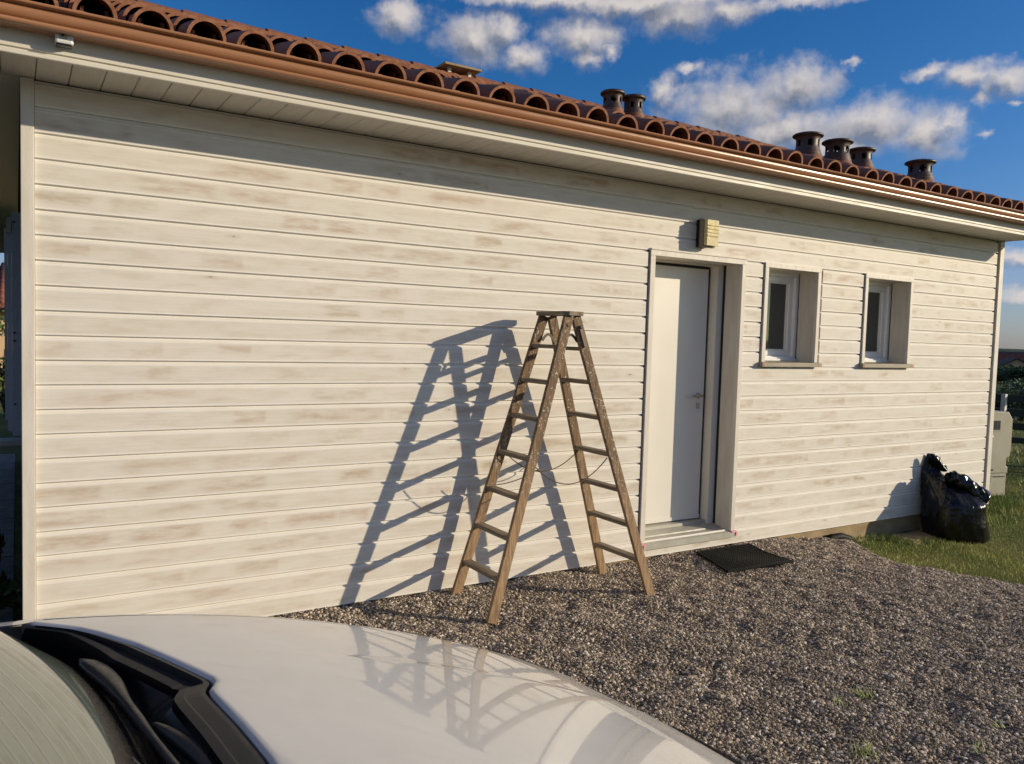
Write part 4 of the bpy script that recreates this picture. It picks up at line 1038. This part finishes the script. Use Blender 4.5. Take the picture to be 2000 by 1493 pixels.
# cowl, trims, windscreen
def gb(T_):                         # windscreen's visible lower edge x
    return .045-.085*T_**2-.075*T_**4+.0
def glassz(d_): return d_*.50
def cowl(u, v):
    T_ = (v*2-1)*.985; x1 = rear_x(T_)-.006; x0 = gb(T_)+.055
    if x0 > x1-.02: x0 = x1-.02
    x = x1+(x0-x1)*u; zt = HZ(x1, T_)-.004
    # trim shoulder, then a deep well
    w_ = abs(x1-x0)
    dd = u*w_
    sh = min(dd/.04, 1)
    z = zt-.004*sh
    if dd > .045: z = zt-.004-.055*min(1, (dd-.045)/.02)
    return (x, YC+T_*HW, z)
mb = MB(); NVc = 200
vs = []; ulist = None
for j_ in range(NVc+1):
    T_ = (j_/NVc*2-1)*.93; x1 = rear_x(T_)-.005; x0 = min(gb(T_)+.052, x1-.03); zt = HZ(x1, T_); a_ = abs(T_)
    groove = .012 if .40 < a_ < .93 else 0.        # recessed channel in the wide trim
    wd_ = .050 if a_ < .40 else .058
    wd_ = min(wd_, (x1-x0)*.75)
    xs_ = [x1, x1-.0015, x1-.16*wd_, x1-.22*wd_, x1-.64*wd_, x1-.72*wd_, x1-wd_, x1-wd_-.004, min(x1-wd_-.012, x0+.012), x0]
    zs_ = [zt-.012, zt-.004, zt-.003, zt-.003-groove, zt-.005-groove, zt-.004, zt-.006, zt-.020, zt-.058, zt-.062]
    vs.append([(xx, YC+T_*HW, zz) for xx, zz in zip(xs_, zs_)])
K = 10; flat = [p for r_ in vs for p in r_]
mb.add(flat, [(j_*K+i_, (j_+1)*K+i_, (j_+1)*K+i_+1, j_*K+i_+1) for j_ in range(NVc) for i_ in range(K-1)], 0, False)
for f_ in range(len(mb.f)):
    if f_ % (K-1) >= 6: mb.mi[f_] = 1
cw = mb.build('cowl', ['blackplastic', 'blackgloss'], car)
def ws(u, v):
    T_ = (v*2-1)*.97; xb = gb(T_)+.05; z0 = HZ(.1, T_)-.055; L_ = (1.47-.06*T_**2)-z0
    t = u*1.0; z = z0+L_*t; x = xb-(L_*t)/.56+.10*math.sin(math.pi*t)*1.0*(1-.0)
    return (x, YC+T_*HW*(1-.16*t), z-.0)
us = [0,.03,.06,.09,.102,.12]+[.12+.88*k/30 for k in range(1, 31)]
mb = MB(); NVw = 80; vs = [ws(u, j_/NVw) for u in us for j_ in range(NVw+1)]
for i_ in range(len(us)-1):
    for j_ in range(NVw):
        a_ = i_*(NVw+1)+j_; mb.f.append((a_, a_+NVw+1, a_+NVw+2, a_+1)); mb.sm.append(True); mb.mi.append(1 if i_ < 4 or j_ < 4 or j_ > NVw-5 else 0)
mb.v = vs; mb.build('windscreen', ['windscreen', 'frit'], car)
def roofp(u, v):
    T_ = v*2-1; xa = ws(1, .5)[0]; x = xa-(1.35)*u; z = 1.47+.05*math.sin(math.pi*min(1, u*1.0+.1))-.06*T_**2
    return (x, YC+T_*HW*.97*(.84-.02*u), z)
mb = MB(); mb.grid(roofp, 16, 20); mb.build('roof', 'carwhite', car)
xr = ws(1, .5)[0]-1.35
mb = MB(); mb.grid(lambda u, v: (xr-(.42)*u, YC+(v*2-1)*HW*(.79+.06*u), 1.48-.06*(v*2-1)**2+(1.0-1.48)*u), 8, 12); mb.build('rear_window', 'windscreen', car)
for s in (-1, 1):
    mb = MB()
    def sw(u, v, s=s):
        xt = xr+(ws(1, .5)[0]-xr)*u; xb_ = xr-.40+(-.10-(xr-.40))*u; zb_ = .965
        zt_ = 1.41; x = xb_+(xt-xb_)*v; return (x, YC+s*(HW*.97-(HW*.16)*v), zb_+(zt_-zb_)*v)
    mb.grid(sw, 20, 6); mb.build('side_window', 'frit', car)
    mb = MB(); 
    a_ = ws(0, 0 if s < 0 else 1); pts = [ws(t/10, 0 if s < 0 else 1) for t in range(2, 11)]
    mb.tube([(p[0], p[1]+s*.01, p[2]-.005) for p in pts], .028, 8); mb.build('pillar', 'carwhite', car)
for wx in (.62, -1.93):
    for s in (-1, 1):
        yc_ = YC+s*(HW-.10); mb = MB()
        mb.lathe([(.20,-.10),(.29,-.10),(.31,-.07),(.31,.07),(.29,.10),(.20,.10)], 32, cap=False); mb.v = [(wx+v[0], yc_+v[2], .265+v[1]) for v in mb.v]
        ty_ = mb.build('wheel', 'rubber', car)
        mb = MB(); mb.lathe([(.03,.04),(.06,.06),(.17,.05),(.20,.075),(.205,-.07)], 32); mb.v = [(wx+v[0], yc_+s*v[2], .265+v[1]) for v in mb.v]; mb.build('rim', 'steel', ty_)
mb = MB(); mb.box(-2.6, 1.2, YC-.78, YC+.78, .16, .24); mb.box(-2.5, -.05, YC-.7, YC+.7, .241, .90); mb.build('underbody', 'dark', car)
# wipers
def strip(mb, pts, w0, h0):
    pts = [Vector(p) for p in pts]
    for i_, (q0, q1) in enumerate(zip(pts, pts[1:])): mb.beam(q0, q1, w0[i_], h0)
zw = lambda x, y: HZ(x, (y-YC)/HW)-.034
def blade(ctrl, name, parent, lift=0., n=40):
    # ctrl: (x, y, width, height) points; a smooth rounded strip through them
    def ev(t):
        t = t*(len(ctrl)-1); i_ = min(int(t), len(ctrl)-2); f = t-i_
        p = [ctrl[max(i_-1,0)], ctrl[i_], ctrl[i_+1], ctrl[min(i_+2,len(ctrl)-1)]]
        return [.5*((2*p[1][c])+(-p[0][c]+p[2][c])*f+(2*p[0][c]-5*p[1][c]+4*p[2][c]-p[3][c])*f*f+(-p[0][c]+3*p[1][c]-3*p[2][c]+p[3][c])*f**3) for c in range(4)]
    rings = []; m = 10
    for k in range(n+1):
        a_ = ev(k/n); b_ = ev(min(1, k/n+.01)); c_ = ev(max(0, k/n-.01)); t = Vector((b_[0]-c_[0], b_[1]-c_[1], 0)).normalized(); nrm = Vector((-t.y, t.x, 0))
        base = Vector((a_[0], a_[1], zw(a_[0], a_[1])+lift)); e = min(1, k/n*12+.15)
        rings.append([base+nrm*(math.cos(2*math.pi*q/m)*abs(a_[2])/2*e)+Vector((0, 0, math.sin(2*math.pi*q/m)*a_[3]/2*e)) for q in range(m)])
    mb = MB(); mb.add([v for r_ in rings for v in r_], [(i_*m+q, i_*m+(q+1)%m, (i_+1)*m+(q+1)%m, (i_+1)*m+q) for i_ in range(n) for q in range(m)]+[tuple(range(m))[::-1], tuple(n*m+q for q in range(m))], 0, True)
    return mb.build(name, 'wiper', parent)
wp = blade([(.022,-2.800,.020,.010),(.045,-2.87,.040,.016),(.062,-2.95,.036,.018),(.074,-3.05,.020,.016),(.084,-3.12,.018,.014),(.095,-3.20,.014,.012),(.115,-3.32,.014,.012),(.14,-3.45,.014,.012)], 'wiper_arm', car, .006)
blade([(-.032,-2.885,.010,.010),(-.008,-2.98,.011,.011),(.022,-3.08,.012,.012),(.050,-3.20,.012,.012),(.085,-3.34,.012,.012),(.10,-3.5,.012,.012)], 'wiper_blade', wp, -.006)
blade([(.104,-3.125,.008,.010),(.124,-3.17,.026,.018),(.145,-3.225,.036,.022),(.160,-3.29,.034,.022),(.175,-3.42,.030,.020)], 'wiper_arm', car, -.004)
